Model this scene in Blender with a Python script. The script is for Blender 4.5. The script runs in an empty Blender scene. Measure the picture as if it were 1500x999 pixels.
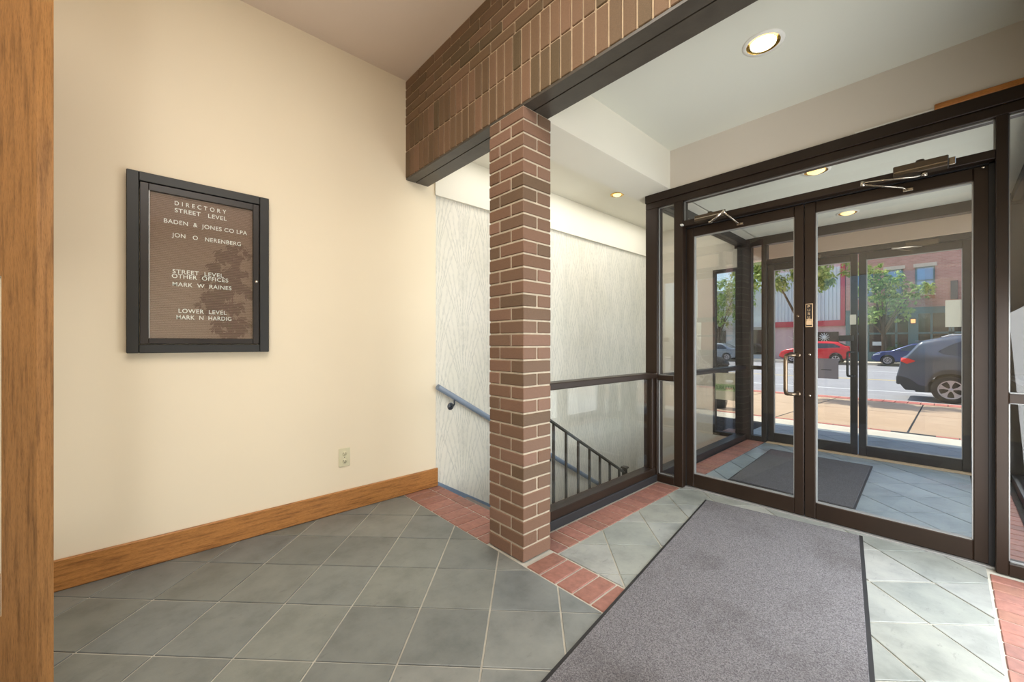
import bpy, math, random
from mathutils import Vector, Matrix
R = random.Random(7)
scn = bpy.context.scene
COL = scn.collection

# ------------------------------------------------------------------ camera
F_PX, CY_PX, YAW, EYE = 581.6, 504.0, math.radians(47.6), 1.17
cam_data = bpy.data.cameras.new('camera')
cam_data.sensor_width = 36.0
cam_data.lens = 36.0 * F_PX / 1500.0
cam_data.shift_y = (CY_PX - 499.5) / 1500.0
cam_data.clip_start = 0.02
cam_data.clip_end = 400
cam = bpy.data.objects.new('camera', cam_data)
cam.location = (0, 0, EYE)
cam.rotation_euler = (math.radians(90), 0, YAW - math.radians(90))
COL.objects.link(cam)
scn.camera = cam

# ------------------------------------------------------------------ world, sun, lamps, exposure
world = bpy.data.worlds.new('world')
scn.world = world
world.use_nodes = True
wn = world.node_tree
wn.nodes.clear()
sky = wn.nodes.new('ShaderNodeTexSky')
sky.sky_type = 'NISHITA'
sky.sun_disc = False
sky.sun_elevation = math.radians(60)
sky.sun_rotation = math.radians(-10)
sky.air_density = 1.0
sky.dust_density = 1.6
bgn = wn.nodes.new('ShaderNodeBackground')
bgn.inputs['Strength'].default_value = 0.30
won = wn.nodes.new('ShaderNodeOutputWorld')
wn.links.new(sky.outputs[0], bgn.inputs[0])
wn.links.new(bgn.outputs[0], won.inputs[0])

sun_data = bpy.data.lights.new('sun', 'SUN')
sun_data.energy = 5.2
sun_data.angle = math.radians(0.6)
sun_data.color = (1.0, 0.95, 0.86)
sun = bpy.data.objects.new('sun', sun_data)
sun.rotation_euler = Vector((-0.05, -0.44, -0.90)).to_track_quat('-Z', 'Y').to_euler()
sun.location = (10, 6, 30)
COL.objects.link(sun)


def area(name, loc, aim, sx, sy, power, color=(1, 1, 1), spread=180):
    d = bpy.data.lights.new(name, 'AREA')
    d.shape = 'RECTANGLE'
    d.size, d.size_y = sx, sy
    d.energy = power
    d.color = color
    d.spread = math.radians(spread)
    o = bpy.data.objects.new(name, d)
    o.location = loc
    o.rotation_euler = (Vector(aim) - Vector(loc)).to_track_quat('-Z', 'Y').to_euler()
    COL.objects.link(o)
    return o


area('foyer_ceiling_lamp', (0.1, 0.1, 3.19), (0.1, 0.1, 0), 1.6, 2.6, 96, (1.0, 0.95, 0.88))
area('rear_fill_light', (-1.18, -1.8, 1.0), (1.0, -1.0, 1.9), 1.6, 1.6, 112, (0.98, 0.98, 1.0))  # added fill before the solid back wall, tilted up to brighten the foyer ceiling
area('hall_window_light', (2.42, -0.355, 0.75), (2.42, 2.0, 0.6), 1.4, 1.3, 46, (0.95, 0.98, 1.0))
area('stair_fill_light', (3.5, 2.3, 2.765), (3.5, 2.3, 0), 3.2, 0.7, 23, (1.0, 0.97, 0.92))  # added soft fill along the stairwell, besides its small downlight
area('vestibule_window_light', (4.36, -0.355, 1.1), (4.36, 2.0, 1.0), 2.0, 2.0, 30, (0.93, 0.97, 1.0))

scn.view_settings.view_transform = 'Standard'
scn.view_settings.look = 'None'
scn.view_settings.exposure = 0.0
scn.view_settings.gamma = 1.0
scn.view_settings.use_curve_mapping = False
scn.cycles.transparent_max_bounces = 40
scn.cycles.max_bounces = 10
scn.cycles.diffuse_bounces = 5
scn.cycles.glossy_bounces = 5
scn.cycles.sample_clamp_indirect = 6.0
scn.cycles.caustics_reflective = False
scn.cycles.caustics_refractive = False


# ------------------------------------------------------------------ materials
def srgb(r, g, b):
    def f(c):
        c /= 255.0
        return c / 12.92 if c <= 0.04045 else ((c + 0.055) / 1.055) ** 2.4
    return (f(r), f(g), f(b), 1.0)


class NT:
    def __init__(self, name):
        self.m = bpy.data.materials.new(name)
        self.m.use_nodes = True
        self.t = self.m.node_tree
        self.t.nodes.clear()
        self.out = self.n('ShaderNodeOutputMaterial')

    def n(self, kind, **kw):
        nd = self.t.nodes.new(kind)
        for k, v in kw.items():
            setattr(nd, k, v)
        return nd

    def l(self, a, b):
        self.t.links.new(a, b)

    def pos(self):
        return self.n('ShaderNodeNewGeometry').outputs['Position']

    def noise(self, scale, detail=3, vec=None, stretch=None, rough=0.55):
        v = vec or self.pos()
        if stretch:
            mp = self.n('ShaderNodeMapping')
            mp.inputs['Scale'].default_value = stretch
            self.l(v, mp.inputs['Vector'])
            v = mp.outputs[0]
        nz = self.n('ShaderNodeTexNoise')
        nz.inputs['Scale'].default_value = scale
        nz.inputs['Detail'].default_value = detail
        nz.inputs['Roughness'].default_value = rough
        self.l(v, nz.inputs['Vector'])
        return nz.outputs['Fac']

    def ramp(self, fac, stops):
        r = self.n('ShaderNodeValToRGB')
        e = r.color_ramp.elements
        while len(e) < len(stops):
            e.new(0.5)
        for i, (p, c) in enumerate(stops):
            e[i].position = p
            e[i].color = c
        self.l(fac, r.inputs[0])
        return r.outputs[0]

    def math(self, op, a, b=None, c=None):
        m = self.n('ShaderNodeMath', operation=op)
        for i, x in enumerate((a, b, c)):
            if x is None:
                continue
            if isinstance(x, (int, float)):
                m.inputs[i].default_value = x
            else:
                self.l(x, m.inputs[i])
        return m.outputs[0]

    def mix(self, fac, a, b, blend='MIX'):
        m = self.n('ShaderNodeMixRGB', blend_type=blend)
        for s, x in ((0, fac), (1, a), (2, b)):
            if isinstance(x, (int, float)):
                m.inputs[s].default_value = x
            elif isinstance(x, tuple):
                m.inputs[s].default_value = x
            else:
                self.l(x, m.inputs[s])
        return m.outputs[0]

    def rnd(self):
        return self.n('ShaderNodeObjectInfo').outputs['Random']

    def done(self, color, rough=0.6, metal=0.0, spec=0.5, bump=None, bstr=0.2, bdist=0.01, emit=None, estr=0):
        p = self.n('ShaderNodeBsdfPrincipled')
        for key, x in (('Base Color', color), ('Roughness', rough), ('Metallic', metal), ('Specular IOR Level', spec)):
            if isinstance(x, (int, float, tuple)):
                p.inputs[key].default_value = x
            else:
                self.l(x, p.inputs[key])
        if emit:
            p.inputs['Emission Color'].default_value = emit
            p.inputs['Emission Strength'].default_value = estr
        if bump is not None:
            b = self.n('ShaderNodeBump')
            b.inputs['Strength'].default_value = bstr
            b.inputs['Distance'].default_value = bdist
            self.l(bump, b.inputs['Height'])
            self.l(b.outputs[0], p.inputs['Normal'])
        self.l(p.outputs[0], self.out.inputs[0])
        return self.m


def plain(name, c, rough=0.6, metal=0.0, spec=0.5, var=0.06, scale=6.0, bstr=0.0, bscale=60, emit=None, estr=0):
    t = NT(name)
    n = t.noise(scale, 3)
    lo = tuple(max(0, x * (1 - var)) for x in c[:3]) + (1,)
    hi = tuple(min(1, x * (1 + var)) for x in c[:3]) + (1,)
    col = t.ramp(n, [(0.3, lo), (0.7, hi)])
    b = t.noise(bscale, 2) if bstr else None
    return t.done(col, rough, metal, spec, b, bstr, 0.004, emit, estr)


def varied(name, cols, rough, bscale, bstr, streak=None, spec=0.4, fine=0.12, fscale=30):
    """One colour per object, picked at random between cols, with fine mottling."""
    t = NT(name)
    st = [(i / max(1, len(cols) - 1), c) for i, c in enumerate(cols)]
    base = t.ramp(t.rnd(), st)
    n = t.noise(fscale, 4, stretch=streak)
    sh = t.ramp(n, [(0.3, (1 - fine * 2, 1 - fine * 2, 1 - fine * 2, 1)), (0.7, (1 + fine, 1 + fine, 1 + fine, 1))])
    col = t.mix(1.0, base, sh, 'MULTIPLY')
    return t.done(col, rough, 0, spec, t.noise(bscale, 4), bstr, 0.004)


def make_slate(name, cols, joint_dirt=True, rough=0.42):
    t = NT(name)
    st = [(i / (len(cols) - 1), c) for i, c in enumerate(cols)]
    base = t.ramp(t.rnd(), st)
    n1 = t.noise(5, 6, rough=0.65)
    sh = t.ramp(n1, [(0.28, (0.64, 0.66, 0.66, 1)), (0.5, (0.98, 0.98, 0.98, 1)), (0.72, (1.2, 1.19, 1.16, 1))])
    col = t.mix(1.0, base, sh, 'MULTIPLY')
    n2 = t.noise(14, 5, stretch=(1, 2.2, 1), rough=0.7)
    sm = t.ramp(n2, [(0.60, (0, 0, 0, 1)), (0.74, (1, 1, 1, 1))])
    col = t.mix(t.math('MULTIPLY', sm, 0.5), col, srgb(78, 80, 80))
    rg = t.math('MULTIPLY_ADD', n1, 0.3, rough - 0.15)
    return t.done(col, rg, 0, 0.5, t.noise(22, 6, rough=0.6), 0.25, 0.004)


def make_oak(name, a, b, axis='x'):
    t = NT(name)
    st = {'x': (2, 26, 26), 'y': (26, 2, 26), 'z': (26, 26, 1.6)}[axis]
    n = t.noise(3.2, 5, stretch=st, rough=0.6)
    fine = t.noise(14, 3, stretch=tuple(2.2 * s for s in st))
    col = t.ramp(n, [(0.28, b), (0.5, a), (0.72, tuple(min(1, x * 1.18) for x in a[:3]) + (1,))])
    pores = t.ramp(fine, [(0.36, (0.62, 0.56, 0.5, 1)), (0.5, (1, 1, 1, 1))])
    col = t.mix(0.8, col, pores, 'MULTIPLY')
    return t.done(col, 0.38, 0, 0.45, fine, 0.12, 0.002)


def make_glass(name, tint=(0.962, 0.966, 0.957, 1), base=0.028, gain=1.0):
    t = NT(name)
    lw = t.n('ShaderNodeLayerWeight')
    lw.inputs['Blend'].default_value = 0.5
    p5 = t.math('POWER', lw.outputs['Facing'], 5.0)
    fac = t.math('MULTIPLY_ADD', p5, gain * (1 - base), base)
    tr = t.n('ShaderNodeBsdfTransparent')
    tr.inputs[0].default_value = tint
    gl = t.n('ShaderNodeBsdfGlossy')
    gl.inputs['Roughness'].default_value = 0.0
    gl.inputs['Color'].default_value = (1, 1, 1, 1)
    mx = t.n('ShaderNodeMixShader')
    t.l(fac, mx.inputs[0])
    t.l(tr.outputs[0], mx.inputs[1])
    t.l(gl.outputs[0], mx.inputs[2])
    t.l(mx.outputs[0], t.out.inputs[0])
    return t.m


def make_wallpaper(name):
    """Cream paper printed with feathery grey-green reeds that fan upward, column by column."""
    t = NT(name)
    sep = t.n('ShaderNodeSeparateXYZ')
    t.l(t.pos(), sep.inputs[0])
    wob = t.math('MULTIPLY_ADD', t.noise(5, 3), 0.05, -0.025)
    jag = t.noise(24, 2)
    x = t.math('ADD', sep.outputs[0], wob)
    z = sep.outputs[2]
    tot = None
    px, pz = 0.56, 0.92
    for cx, bz in ((2.03, 2.02), (2.03, 1.56), (2.31, 1.79), (2.31, 1.33)):
        u = t.math('SUBTRACT', t.math('MODULO', t.math('ADD', x, 20 * px - cx + px / 2), px), px / 2)
        v = t.math('DIVIDE', t.math('MODULO', t.math('ADD', z, 20 * pz - bz), pz), pz)
        wid = t.math('MULTIPLY_ADD', t.math('POWER', v, 1.5), 0.36, 0.016)
        c = t.math('DIVIDE', t.math('ABSOLUTE', u), wid)
        s = t.math('SINE', t.math('MULTIPLY_ADD', c, 30.0, t.math('MULTIPLY', jag, 3.2)))
        line = t.math('GREATER_THAN', s, 0.5)
        inside = t.math('LESS_THAN', c, 1.0)
        fade = t.math('SUBTRACT', 1.0, t.math('POWER', v, 1.6))
        k = t.math('MULTIPLY', t.math('MULTIPLY', line, inside), fade)
        tot = k if tot is None else t.math('MAXIMUM', tot, k)
    breakup = t.ramp(t.noise(30, 3), [(0.30, (0.25, 0.25, 0.25, 1)), (0.58, (1, 1, 1, 1))])
    fac = t.math('MULTIPLY', t.math('MULTIPLY', tot, breakup), 0.46)
    cloud = t.ramp(t.noise(3.0, 3), [(0.3, srgb(217, 214, 200)), (0.7, srgb(226, 222, 210))])
    col = t.mix(fac, cloud, srgb(138, 143, 140))
    return t.done(col, 0.62, 0, 0.3)


def make_carpet(name, a, b, stain=0.35):
    t = NT(name)
    n = t.noise(210, 3, rough=0.8)
    col = t.ramp(n, [(0.36, a), (0.64, b)])
    s = t.noise(1.9, 4)
    sc = t.ramp(s, [(0.52, (1, 1, 1, 1)), (0.72, (1 - stain, 1 - stain * 1.05, 1 - stain * 1.1, 1))])
    col = t.mix(1.0, col, sc, 'MULTIPLY')
    return t.done(col, 0.95, 0, 0.1, n, 0.5, 0.004)


def make_far_brick(name):
    t = NT(name)
    mp = t.n('ShaderNodeMapping')
    mp.inputs['Rotation'].default_value = (math.radians(90), 0, math.radians(90))
    sep = t.n('ShaderNodeSeparateXYZ')
    t.l(t.pos(), sep.inputs[0])
    cmb = t.n('ShaderNodeCombineXYZ')
    t.l(sep.outputs[1], cmb.inputs[0])
    t.l(sep.outputs[2], cmb.inputs[1])
    br = t.n('ShaderNodeTexBrick')
    br.inputs['Scale'].default_value = 1.0
    br.inputs['Color1'].default_value = srgb(196, 146, 136)
    br.inputs['Color2'].default_value = srgb(168, 120, 112)
    br.inputs['Mortar'].default_value = srgb(186, 160, 150)
    br.inputs['Mortar Size'].default_value = 0.012
    br.inputs['Brick Width'].default_value = 0.30
    br.inputs['Row Height'].default_value = 0.11
    t.l(cmb.outputs[0], br.inputs['Vector'])
    col = t.mix(0.25, br.outputs[0], t.ramp(t.noise(1.3, 3), [(0.3, srgb(168, 116, 108)), (0.7, srgb(204, 152, 142))]))
    return t.done(col, 0.85, 0, 0.2)


M = {}
M['wall_cream'] = plain('wall_cream', srgb(228, 215, 189), 0.7, var=0.02, scale=1.2, spec=0.25)
M['wall_beige'] = plain('wall_beige', srgb(208, 200, 188), 0.7, var=0.02, scale=1.2, spec=0.25)
M['plaster_white'] = plain('plaster_white', srgb(226, 222, 208), 0.7, var=0.02, scale=1.4, spec=0.25)
M['ceiling_tan'] = plain('ceiling_tan', srgb(226, 210, 194), 0.8, var=0.02, scale=1.0, spec=0.2)
M['ceiling_grey'] = plain('ceiling_grey', srgb(214, 214, 202), 0.7, var=0.02, scale=1.0, spec=0.25)
M['wallpaper'] = make_wallpaper('wallpaper')
M['mortar'] = plain('mortar', srgb(182, 170, 150), 0.95, var=0.12, scale=30, spec=0.1, bstr=0.3)
M['mortar_tan'] = plain('mortar_tan', srgb(176, 156, 130), 0.95, var=0.12, scale=30, spec=0.1, bstr=0.3)
M['grout'] = plain('grout', srgb(176, 173, 162), 0.9, var=0.15, scale=12, spec=0.15)
M['grout_dark'] = plain('grout_dark', srgb(60, 62, 64), 0.9, var=0.15, scale=12, spec=0.15)
M['brick'] = varied('brick', [srgb(106, 80, 60), srgb(124, 94, 76), srgb(98, 79, 60), srgb(132, 101, 84), srgb(112, 85, 66)], 0.72, 70, 0.35, (4, 4, 30))
M['beam_brick'] = varied('beam_brick', [srgb(102, 81, 58), srgb(122, 95, 72), srgb(94, 78, 55), srgb(126, 97, 75), srgb(110, 87, 63)], 0.72, 70, 0.35, (4, 4, 30))
M['paver'] = varied('paver', [srgb(142, 98, 86), srgb(154, 107, 95), srgb(130, 92, 83), srgb(146, 104, 88)], 0.5, 60, 0.25, None)
M['kerb_brick'] = varied('kerb_brick', [srgb(186, 112, 100), srgb(200, 128, 114), srgb(176, 104, 94)], 0.8, 60, 0.2)
M['slate'] = make_slate('slate', [srgb(114, 117, 112), srgb(104, 108, 105), srgb(121, 123, 118), srgb(110, 115, 114), srgb(117, 120, 113)])
M['slate_light'] = make_slate('slate_light', [srgb(142, 145, 139), srgb(134, 139, 135), srgb(150, 152, 148), srgb(140, 145, 143)], rough=0.36)
M['slate_cool'] = make_slate('slate_cool', [srgb(132, 142, 148), srgb(124, 136, 142), srgb(140, 150, 156)], rough=0.36)
M['oak'] = make_oak('oak', srgb(170, 117, 62), srgb(124, 80, 40), 'x')
M['oak_y'] = make_oak('oak_y', srgb(180, 118, 56), srgb(134, 80, 34), 'y')
M['oak_z'] = make_oak('oak_z', srgb(150, 107, 62), srgb(108, 74, 40), 'z')
M['bronze'] = plain('bronze', srgb(42, 30, 21), 0.42, 0.2, 0.4, var=0.12, scale=5)
M['bronze_cool'] = plain('bronze_cool', srgb(40, 37, 36), 0.42, 0.2, 0.4, var=0.1, scale=5)
M['rubber'] = plain('rubber', srgb(30, 30, 32), 0.6, var=0.1)
M['gasket'] = plain('gasket', srgb(150, 150, 148), 0.4, 0.4, var=0.05)
M['steel_paint'] = plain('steel_paint', srgb(78, 72, 64), 0.4, 0.1, 0.5, var=0.12, scale=14, bstr=0.1)
M['black_metal'] = plain('black_metal', srgb(58, 56, 50), 0.45, 0.2, 0.5)
M['blue_paint'] = plain('blue_paint', srgb(118, 134, 154), 0.4, 0.0, 0.5)
M['dark_steel'] = plain('dark_steel', srgb(70, 76, 84), 0.4, 0.5)
M['glass'] = make_glass('glass')
M['glass_case'] = make_glass('glass_case', (0.93, 0.95, 0.94, 1), 0.06, 1.0)
M['glass_side'] = make_glass('glass_side', (0.955, 0.96, 0.95, 1), 0.035, 1.0)
M['window_dark'] = plain('window_dark', srgb(34, 42, 46), 0.06, 0, 0.9, var=0.2, scale=0.8)
M['window_sky'] = plain('window_sky', srgb(112, 140, 172), 0.05, 0.35, 1.0, var=0.12, scale=0.6)
M['brass'] = plain('brass', srgb(216, 176, 92), 0.22, 1.0, 0.5)
M['white_trim'] = plain('white_trim', srgb(226, 224, 216), 0.5)
M['bulb'] = plain('bulb', srgb(255, 246, 214), 0.4, emit=srgb(255, 243, 205), estr=5.0)
M['bulb_dim'] = plain('bulb_dim', srgb(255, 236, 180), 0.4, emit=srgb(255, 224, 150), estr=1.3)
M['carpet'] = make_carpet('carpet', srgb(76, 75, 78), srgb(132, 130, 133))
M['carpet_dark'] = make_carpet('carpet_dark', srgb(58, 58, 62), srgb(104, 104, 108), 0.15)
M['board_frame'] = plain('board_frame', srgb(36, 36, 34), 0.45, 0.2)
M['board_inner'] = plain('board_inner', srgb(36, 31, 28), 0.35, 0.2)
M['letter'] = plain('letter', srgb(250, 248, 242), 0.5)
M['outlet'] = plain('outlet', srgb(206, 200, 168), 0.4)
M['slot'] = plain('slot', srgb(40, 36, 30), 0.6)
M['handle'] = plain('handle', srgb(116, 100, 82), 0.28, 0.9)
M['closer'] = plain('closer', srgb(88, 76, 62), 0.35, 0.6)
M['chrome'] = plain('chrome', srgb(196, 186, 172), 0.2, 1.0)
M['paper'] = plain('paper', srgb(184, 182, 168), 0.8, var=0.04)
M['plaque'] = plain('plaque', srgb(120, 114, 122), 0.7, var=0.04)
M['ink'] = plain('ink', srgb(60, 62, 62), 0.7)
M['sign_cream'] = plain('sign_cream', srgb(228, 220, 196), 0.7)
M['sign_green'] = plain('sign_green', srgb(178, 200, 150), 0.7)
M['ink_green'] = plain('ink_green', srgb(62, 96, 60), 0.7)
M['ink_red'] = plain('ink_red', srgb(190, 90, 70), 0.7)
M['push_black'] = plain('push_black', srgb(30, 24, 20), 0.4)
M['push_gold'] = plain('push_gold', srgb(206, 176, 140), 0.35, 0.3)
M['carpet_stair'] = plain('carpet_stair', srgb(112, 110, 108), 0.95, var=0.1, scale=80)
M['concrete_tan'] = varied('concrete_tan', [srgb(190, 165, 138), srgb(183, 159, 134), srgb(194, 171, 145)], 0.85, 60, 0.2, None, 0.2, 0.04, 3)
M['concrete_pale'] = plain('concrete_pale', srgb(206, 200, 184), 0.85, var=0.08, scale=3)
M['asphalt'] = plain('asphalt', srgb(152, 152, 154), 0.85, var=0.08, scale=1.2)
M['paint_white'] = plain('paint_white', srgb(230, 230, 228), 0.7)
M['paint_yellow'] = plain('paint_yellow', srgb(214, 190, 120), 0.7)
M['far_brick'] = make_far_brick('far_brick')
M['near_brick'] = make_far_brick('near_brick')
M['lintel_stone'] = plain('lintel_stone', srgb(206, 192, 176), 0.8)
M['teal_paint'] = plain('teal_paint', srgb(76, 106, 110), 0.5, var=0.08)
M['metal_white'] = plain('metal_white', srgb(206, 212, 214), 0.5, 0.1, var=0.04)
M['red_paint'] = plain('red_paint', srgb(180, 52, 70), 0.5)
M['pink_stucco'] = plain('pink_stucco', srgb(200, 172, 172), 0.8)
M['bark'] = plain('bark', srgb(96, 82, 66), 0.9, var=0.25, scale=14, bstr=0.4)
M['roof'] = plain('roof', srgb(110, 108, 104), 0.9)
M['terracotta'] = plain('terracotta', srgb(150, 92, 66), 0.8)
M['lamp_amber'] = plain('lamp_amber', srgb(255, 190, 130), 0.4, emit=srgb(255, 170, 100), estr=1.5)


def leaf_mat(name, cols):
    t = NT(name)
    at = t.n('ShaderNodeAttribute', attribute_name='shade')
    col = t.ramp(at.outputs['Fac'], [(i / (len(cols) - 1), c) for i, c in enumerate(cols)])
    p = t.n('ShaderNodeBsdfPrincipled')
    p.inputs['Roughness'].default_value = 0.5
    p.inputs['Specular IOR Level'].default_value = 0.3
    t.l(col, p.inputs['Base Color'])
    tr = t.n('ShaderNodeBsdfTranslucent')
    t.l(col, tr.inputs['Color'])
    mx = t.n('ShaderNodeMixShader')
    mx.inputs[0].default_value = 0.35
    t.l(p.outputs[0], mx.inputs[1])
    t.l(tr.outputs[0], mx.inputs[2])
    t.l(mx.outputs[0], t.out.inputs[0])
    return t.m


M['leaf'] = leaf_mat('leaf', [srgb(100, 138, 66), srgb(156, 186, 98), srgb(204, 218, 140)])
M['leaf_dark'] = leaf_mat('leaf_dark', [srgb(34, 58, 30), srgb(56, 84, 42), srgb(84, 110, 58)])


def car_paint(name, c, metal=0.3):
    return plain(name, c, 0.22, metal, 0.6, var=0.03, scale=1)


M['paint_grey'] = car_paint('paint_grey', srgb(88, 99, 114), 0.35)
M['paint_blue'] = car_paint('paint_blue', srgb(52, 66, 112), 0.4)
M['paint_red'] = car_paint('paint_red', srgb(206, 26, 44), 0.15)
M['paint_silver'] = car_paint('paint_silver', srgb(140, 150, 160), 0.45)
M['clad'] = plain('clad', srgb(52, 54, 58), 0.6)
M['tyre'] = plain('tyre', srgb(36, 36, 38), 0.85)
M['alloy'] = plain('alloy', srgb(196, 186, 184), 0.35, 0.5)
M['tail_red'] = plain('tail_red', srgb(220, 40, 34), 0.2, 0, 0.8)
M['car_glass'] = plain('car_glass', srgb(26, 34, 42), 0.06, 0.1, 1.0, var=0.2, scale=2)
M['lamp_clear'] = plain('lamp_clear', srgb(200, 206, 212), 0.15, 0.2)

# ------------------------------------------------------------------ mesh building
WLOC = {}


def wl(o):
    return WLOC.get(o, Vector((0, 0, 0))) if o else Vector((0, 0, 0))


class MB:
    def __init__(self):
        self.v, self.f, self.smooth = [], [], []

    def add(self, verts, faces, smooth=False):
        b = len(self.v)
        self.v += [Vector(p) for p in verts]
        for f in faces:
            self.f.append([b + i for i in f])
            self.smooth.append(smooth)
        return self

    def box(self, x0, x1, y0, y1, z0, z1, c=0.0):
        if x0 > x1: x0, x1 = x1, x0
        if y0 > y1: y0, y1 = y1, y0
        if z0 > z1: z0, z1 = z1, z0
        if c <= 0:
            vs = [(x, y, z) for x in (x0, x1) for y in (y0, y1) for z in (z0, z1)]
            return self.add(vs, [(0, 1, 3, 2), (4, 6, 7, 5), (0, 4, 5, 1), (2, 3, 7, 6), (0, 2, 6, 4), (1, 5, 7, 3)])
        c = min(c, (x1 - x0) * 0.45, (y1 - y0) * 0.45, (z1 - z0) * 0.45)
        vs, idx = [], {}
        for i, x in enumerate((x0, x1)):
            for j, y in enumerate((y0, y1)):
                for k, z in enumerate((z0, z1)):
                    dx, dy, dz = (c if i == 0 else -c), (c if j == 0 else -c), (c if k == 0 else -c)
                    for a, p in (('x', (x, y + dy, z + dz)), ('y', (x + dx, y, z + dz)), ('z', (x + dx, y + dy, z))):
                        idx[(i, j, k, a)] = len(vs)
                        vs.append(p)
        fs = []
        g = lambda i, j, k, a: idx[(i, j, k, a)]
        for s in (0, 1):
            fs.append([g(s, 0, 0, 'x'), g(s, 1, 0, 'x'), g(s, 1, 1, 'x'), g(s, 0, 1, 'x')])
            fs.append([g(0, s, 0, 'y'), g(1, s, 0, 'y'), g(1, s, 1, 'y'), g(0, s, 1, 'y')])
            fs.append([g(0, 0, s, 'z'), g(1, 0, s, 'z'), g(1, 1, s, 'z'), g(0, 1, s, 'z')])
        for i in (0, 1):
            for j in (0, 1):
                fs.append([g(i, j, 0, 'x'), g(i, j, 1, 'x'), g(i, j, 1, 'y'), g(i, j, 0, 'y')])
                fs.append([g(i, 0, j, 'x'), g(i, 1, j, 'x'), g(i, 1, j, 'z'), g(i, 0, j, 'z')])
                fs.append([g(0, i, j, 'y'), g(1, i, j, 'y'), g(1, i, j, 'z'), g(0, i, j, 'z')])
        for i in (0, 1):
            for j in (0, 1):
                for k in (0, 1):
                    fs.append([g(i, j, k, 'x'), g(i, j, k, 'y'), g(i, j, k, 'z')])
        cen = Vector(((x0 + x1) / 2, (y0 + y1) / 2, (z0 + z1) / 2))
        out = []
        for f in fs:
            p = [Vector(vs[i]) for i in f]
            n = (p[1] - p[0]).cross(p[2] - p[0])
            m = sum(p, Vector()) / len(p) - cen
            out.append(f if n.dot(m) > 0 else f[::-1])
        return self.add(vs, out)

    def prism(self, poly, z0, z1, inset=0.0):
        """poly: ccw list of (x, y)."""
        n = len(poly)
        cx = sum(p[0] for p in poly) / n
        cy = sum(p[1] for p in poly) / n
        top = poly
        if inset:
            top = []
            for (x, y) in poly:
                d = math.hypot(x - cx, y - cy) or 1
                s = max(0.5, 1 - inset * 1.3 / d)
                top.append((cx + (x - cx) * s, cy + (y - cy) * s))
        zs = z1 - inset * 0.6
        vs = [(x, y, z0) for x, y in poly] + [(x, y, zs) for x, y in poly]
        fs = [tuple(range(n))[::-1]] + [(i, (i + 1) % n, n + (i + 1) % n, n + i) for i in range(n)]
        if inset:
            vs += [(x, y, z1) for x, y in top]
            fs += [(n + i, n + (i + 1) % n, 2 * n + (i + 1) % n, 2 * n + i) for i in range(n)]
            fs.append(tuple(range(2 * n, 3 * n)))
        else:
            fs.append(tuple(range(n, 2 * n)))
        return self.add(vs, fs)

    def tube(self, pts, r, seg=10, cap=True, flat=None):
        pts = [Vector(p) for p in pts]
        rings = []
        b = len(self.v)
        prev = None
        rr = r if isinstance(r, (list, tuple)) else [r] * len(pts)
        for i, p in enumerate(pts):
            t = (pts[min(i + 1, len(pts) - 1)] - pts[max(i - 1, 0)]).normalized()
            if prev is None:
                a = Vector((0, 0, 1)) if abs(t.z) < 0.9 else Vector((1, 0, 0))
                u = t.cross(a).normalized()
            else:
                u = (prev - t * prev.dot(t)).normalized()
            prev = u
            w = t.cross(u)
            for k in range(seg):
                a = 2 * math.pi * k / seg
                self.v.append(p + u * math.cos(a) * rr[i] + w * math.sin(a) * rr[i] * (flat or 1))
        for i in range(len(pts) - 1):
            for k in range(seg):
                self.f.append([b + i * seg + k, b + i * seg + (k + 1) % seg, b + (i + 1) * seg + (k + 1) % seg, b + (i + 1) * seg + k])
                self.smooth.append(True)
        if cap:
            self.f.append([b + k for k in range(seg)][::-1]); self.smooth.append(False)
            e = b + (len(pts) - 1) * seg
            self.f.append([e + k for k in range(seg)]); self.smooth.append(False)
        return self

    def lathe(self, prof, center, axis='z', seg=24, smooth=True):
        """prof: list of (radius, height along axis)."""
        b = len(self.v)
        c = Vector(center)
        for r, h in prof:
            for k in range(seg):
                a = 2 * math.pi * k / seg
                q = (r * math.cos(a), r * math.sin(a), h)
                if axis == 'y': q = (q[0], q[2], q[1])
                if axis == 'x': q = (q[2], q[0], q[1])
                self.v.append(c + Vector(q))
        for i in range(len(prof) - 1):
            for k in range(seg):
                self.f.append([b + i * seg + k, b + i * seg + (k + 1) % seg, b + (i + 1) * seg + (k + 1) % seg, b + (i + 1) * seg + k])
                self.smooth.append(smooth)
        return self

    def mesh(self, name):
        me = bpy.data.meshes.new(name)
        me.from_pydata([tuple(v) for v in self.v], [], self.f)
        me.polygons.foreach_set('use_smooth', self.smooth)
        me.update()
        return me

    def build(self, name, mat, parent=None, local=False):
        if not local:
            off = wl(parent)
            if off.length:
                self.v = [v - off for v in self.v]
        me = self.mesh(name)
        me.materials.append(mat)
        o = bpy.data.objects.new(name, me)
        COL.objects.link(o)
        if parent:
            o.parent = parent
            WLOC[o] = wl(parent)
        return o


def B(*a, c=0.0):
    return MB().box(*a, c=c)


def tag(o, label, cat, group=None, kind=None):
    o['label'] = label
    o['category'] = cat
    if group: o['group'] = group
    if kind: o['kind'] = kind
    return o


def thing(name, label, cat, loc=(0, 0, 0), rz=0, group=None, kind=None):
    o = bpy.data.objects.new(name, None)
    o.empty_display_size = 0.1
    COL.objects.link(o)
    o.location = loc
    o.rotation_euler = (0, 0, rz)
    WLOC[o] = Vector(loc)
    return tag(o, label, cat, group, kind)


def struct(name, mb, mat, label, cat):
    return tag(mb.build(name, mat), label, cat, kind='structure')


def sub(o, label):
    o['label'] = label
    return o


def place(name, me, parent, loc, rz=0):
    """A piece that shares mesh data, put at a world location under its parent."""
    o = bpy.data.objects.new(name, me)
    COL.objects.link(o)
    o.parent = parent
    o.location = Vector(loc) - wl(parent)
    o.rotation_euler = (0, 0, rz)
    return o


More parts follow.
